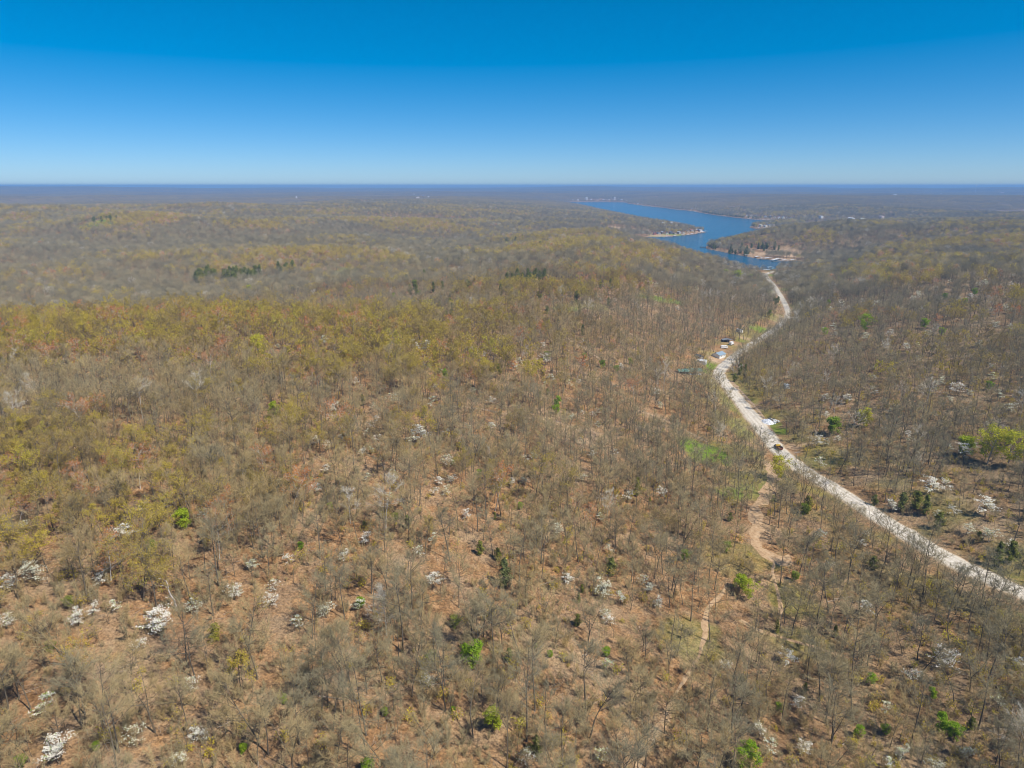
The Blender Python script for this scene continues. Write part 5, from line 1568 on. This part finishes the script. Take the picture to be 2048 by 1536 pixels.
# ------------------------------------------------------------------ saying which one is which
ORD = ['', 'second', 'third', 'fourth', 'fifth', 'sixth', 'seventh', 'eighth', 'ninth', 'tenth', 'eleventh', 'twelfth', 'thirteenth', 'fourteenth', 'fifteenth', 'sixteenth', 'seventeenth', 'eighteenth', 'nineteenth', 'twentieth']
MARKS = [('the silver dead snag', 350, 1195), ('the bright green round tree', 943, 1303), ('the yellow green cone tree', 985, 1425), ('the bottom edge green tree', 1497, 1510),
 ('the lime green bush under the oaks', 365, 1030), ('the upper creek bed', 1535, 975), ('the lower creek bed end', 1560, 1118), ('the gully of orange soil', 1310, 1460), ('the tan gully', 1425, 1220),
 ('the bright grass clearing', 1410, 905), ('the near gravel road end', 1985, 1160), ('the road below the crossarm pole', 1700, 990), ('the white scrap heap', 1537, 840), ('the clump of roadside cedars', 1835, 1010),
 ('the right edge yellow crowns', 1995, 880), ('the road overhanging yellow tree', 1562, 928), ('the slim mid slope cedar', 815, 1042), ('the dirt path below the creek', 1590, 1285), ('the long roadside fallen log', 1688, 1197),
 ('the round lower slope cedar', 1223, 1136), ('the olive upper slope cedar', 1275, 980), ('the twin mid slope dogwoods', 832, 866), ('the lower middle fallen log', 665, 1398), ('the bottom left white dogwood', 111, 1492), ('the left edge white dogwood', 69, 1138),
 ('the lower right green pair', 1745, 1455), ('the lower right lime crowns', 1900, 1450), ('the lower slope dogwood trio', 1228, 1180), ('the layered roadside dogwoods', 1880, 967), ('the dogwood above the green tree', 865, 1156),
 ('the big yellow ridge oak', 515, 685), ('the upper slope lime sapling', 550, 812), ('the lone green tree mid slope', 890, 743), ('the light green track side tree', 1113, 805), ('the dogwood near the lime bush', 243, 1060), ('the road side cabins', 1437, 710), ('the small grey wood shed', 1573, 775)]
def where_by(u, v, skip=2.0):
    best = None
    for nm, mu, mv in MARKS:
        sc = max(0.25, (mv - 363) / 800.0)
        d = math.hypot(u - mu, v - mv) / sc
        if d < skip: continue
        if best is None or d < best[0]: best = (d, nm, mu, mv)
    d, nm, mu, mv = best
    du, dv = u - mu, (v - mv) * 1.3
    rel = ('right of' if du > 0 else 'left of') if abs(du) > abs(dv) else ('behind' if dv < 0 else 'in front of')
    return d, rel, nm
buckets = {}
def area_far(u, v):
    if v < 470 and u < 400: return 'in the far left woods'
    if u < 540 and v > 530: return 'in the row behind the yellow ridge'
    if u < 620: return 'beyond the yellow ridge'
    if 985 < u < 1050 and v < 505: return 'in the far grove below the lake ridge'
    if 1050 <= u < 1105 and v < 505: return 'in the small grove left of the lake ridge'
    if 1000 < u < 1100 and 535 < v < 570: return 'in the row below the lake ridge'
    if 780 < u < 960 and v < 535: return 'in the hollow left of the lake ridge'
    if 780 < u < 1300: return 'scattered on the slope below the lake ridge'
    if 1300 <= u < 1450 and v < 485 + 20 and u > 1405: return 'on the tip of the cedar point'
    if 1440 <= u < 1600 and v < 460: return 'on the small point in the lake'
    if 1440 <= u < 1600 and v < 515: return 'on the cut bank above the docks'
    if u >= 1600: return 'on the far right hillside'
    return 'near the end of the gravel road'
for t, root in BUILT_TREES:
    if t.kind == KB:
        look, noun, cat = OAKS[t.v]['look'], 'bare tree', 'bare tree'
        if t.tint > 0.97: look = 'pale barked'
    elif t.kind == KU:
        look, noun, cat = OAKS[t.v]['look'], ('rust budding tree' if t.tint > 1 else 'yellow budding tree' if t.tint > .45 else 'tan budding tree'), 'budding tree'
    elif t.kind == KD:
        look, noun, cat = ('large ' if t.s > 1.35 else 'small ' if t.s < 1.0 else 'medium ') + ('thinly' if t.v in (0, 5, 3) else 'densely'), 'white flowering dogwood', 'dogwood'
    elif t.kind == KC:
        look, noun, cat = ('broad ' if t.v in (2, 3) else 'slim ') + ('olive' if t.tint > .6 else 'dark' if t.tint > .28 else 'grey green'), 'cedar', 'cedar'
    else:
        look, noun, cat = ('large ' if t.s > 1.15 else 'small ' if t.s < .7 else 'mid sized ') + ('yellow green' if t.tint > .82 else 'bright green' if t.tint > .55 else 'dull green'), 'leafy tree', 'green tree'
    grp = {KB: 'bare trees in the near woods', KU: 'budding trees in the near woods', KD: 'white dogwoods in flower', KC: 'cedars among the bare trees', KG: 'small trees already in green leaf'}[t.kind]
    far = t.w < 640 and t.kind in (KC, KD, KG)
    if far:
        a = area_far(t.u, t.w)
        root['label'] = {KC: 'small dark cedar ', KD: 'small far white dogwood ', KG: 'far light green tree '}[t.kind] + a
        root['group'] = {KC: 'cedars ', KD: 'dogwoods ', KG: 'green trees '}[t.kind] + a
        root['category'] = cat
    else:
        d, rel, nm = where_by(t.u, t.w, 14 if t.kind in (KD, KC, KG) else 0)
        buckets.setdefault((t.kind, look, noun, rel, nm), []).append((d, t, root, cat, grp))
for (kind, look, noun, rel, nm), lst in buckets.items():
    lst.sort(key=lambda e: e[0])
    for i, (d, t, root, cat, grp) in enumerate(lst):
        body = f'{look} {noun} {rel} {nm}'
        tag(root, body + (', nearest' if i == 0 and len(lst) > 1 else f', {ORD[i]} nearest' if i else ''), cat, grp)

def colour_word(c):
    r, g, b = c
    m = max(c)
    if m < 0.13: return 'black'
    if min(c) > 0.62: return 'white'
    if max(c) - min(c) < 0.09: return 'grey' if m > 0.3 else 'dark grey'
    if g >= r and g > b: return 'green'
    if b > r * 1.15: return 'blue grey'
    if r > g * 1.9: return 'red'
    if r > 0.65: return 'cream'
    return 'tan' if r > 0.4 else 'brown'
fam = {}
for q in SITES:
    o = q['obj']
    if 'label' in q:
        tag(o, q['label'], CATS[q['kind']])
        if 'far' in q: o['group'] = 'buildings in the far woods'
    else: fam.setdefault((q['kind'], q['where']), []).append(q)
for (kind, wh), lst in fam.items():
    lst.sort(key=lambda q: q['u'])
    for i, q in enumerate(lst):
        a = f"{colour_word(q['wall'])} house with {colour_word(q['roof'])} roof" if kind == 'house' else f"{colour_word(q['roof'])} roofed boat dock"
        tag(q['obj'], f"{a} {wh}, {ORD[i] if i else 'first'} from left", CATS[kind], q['grp'])
for u, v, L, o in LOGS:
    best = {665: 'pale grey fallen log lying across the lower middle litter', 993: 'short pale log right of the bright green round tree', 1172: 'short pale log by the white dogwood trio', 1092: 'long leaning fallen log above the white dogwood trio', 969: 'pale fallen log left of the lower slope cedar',
            1688: 'longest grey fallen log lying near the gravel road', 1884: 'fallen log by the pale dogwood in the lower right', 1720: 'orange brown broken log beside the lime sapling at lower right', 1690: 'fallen log near the bottom right green saplings', 451: 'fallen log in the lower left litter', 1665: 'fallen log touching the longest log near the road', 1022: 'fallen log on the slope above the round green tree'}[u]
    tag(o, best, 'log', 'fallen logs on the litter')

# ------------------------------------------------------------------ the air: one even box of thin haze round everything
HB = 22500.0
hv = [(-HB, -HB, -6.5), (HB, -HB, -6.5), (HB, HB, -6.5), (-HB, HB, -6.5), (-HB, -HB, 179), (HB, -HB, 179), (HB, HB, 179), (-HB, HB, 179)]
hf = [(0, 3, 2, 1), (4, 5, 6, 7), (0, 1, 5, 4), (1, 2, 6, 5), (2, 3, 7, 6), (3, 0, 4, 7)]
hm = bpy.data.meshes.new('haze'); hm.from_pydata(hv, [], hf); hm.update()
mh = bpy.data.materials.new('haze'); mh.use_nodes = True
th = mh.node_tree; th.nodes.clear()
pv = th.nodes.new('ShaderNodeVolumePrincipled')
pv.inputs['Color'].default_value = (0.30, 0.58, 1.0, 1)
pv.inputs['Density'].default_value = 1.0e-4
pv.inputs['Anisotropy'].default_value = 0.0
ho = th.nodes.new('ShaderNodeOutputMaterial')
th.links.new(pv.outputs[0], ho.inputs['Volume'])
hm.materials.append(mh)
tag(link('haze', hm), 'thin blue haze that fades the far hills', 'haze', kind='stuff')
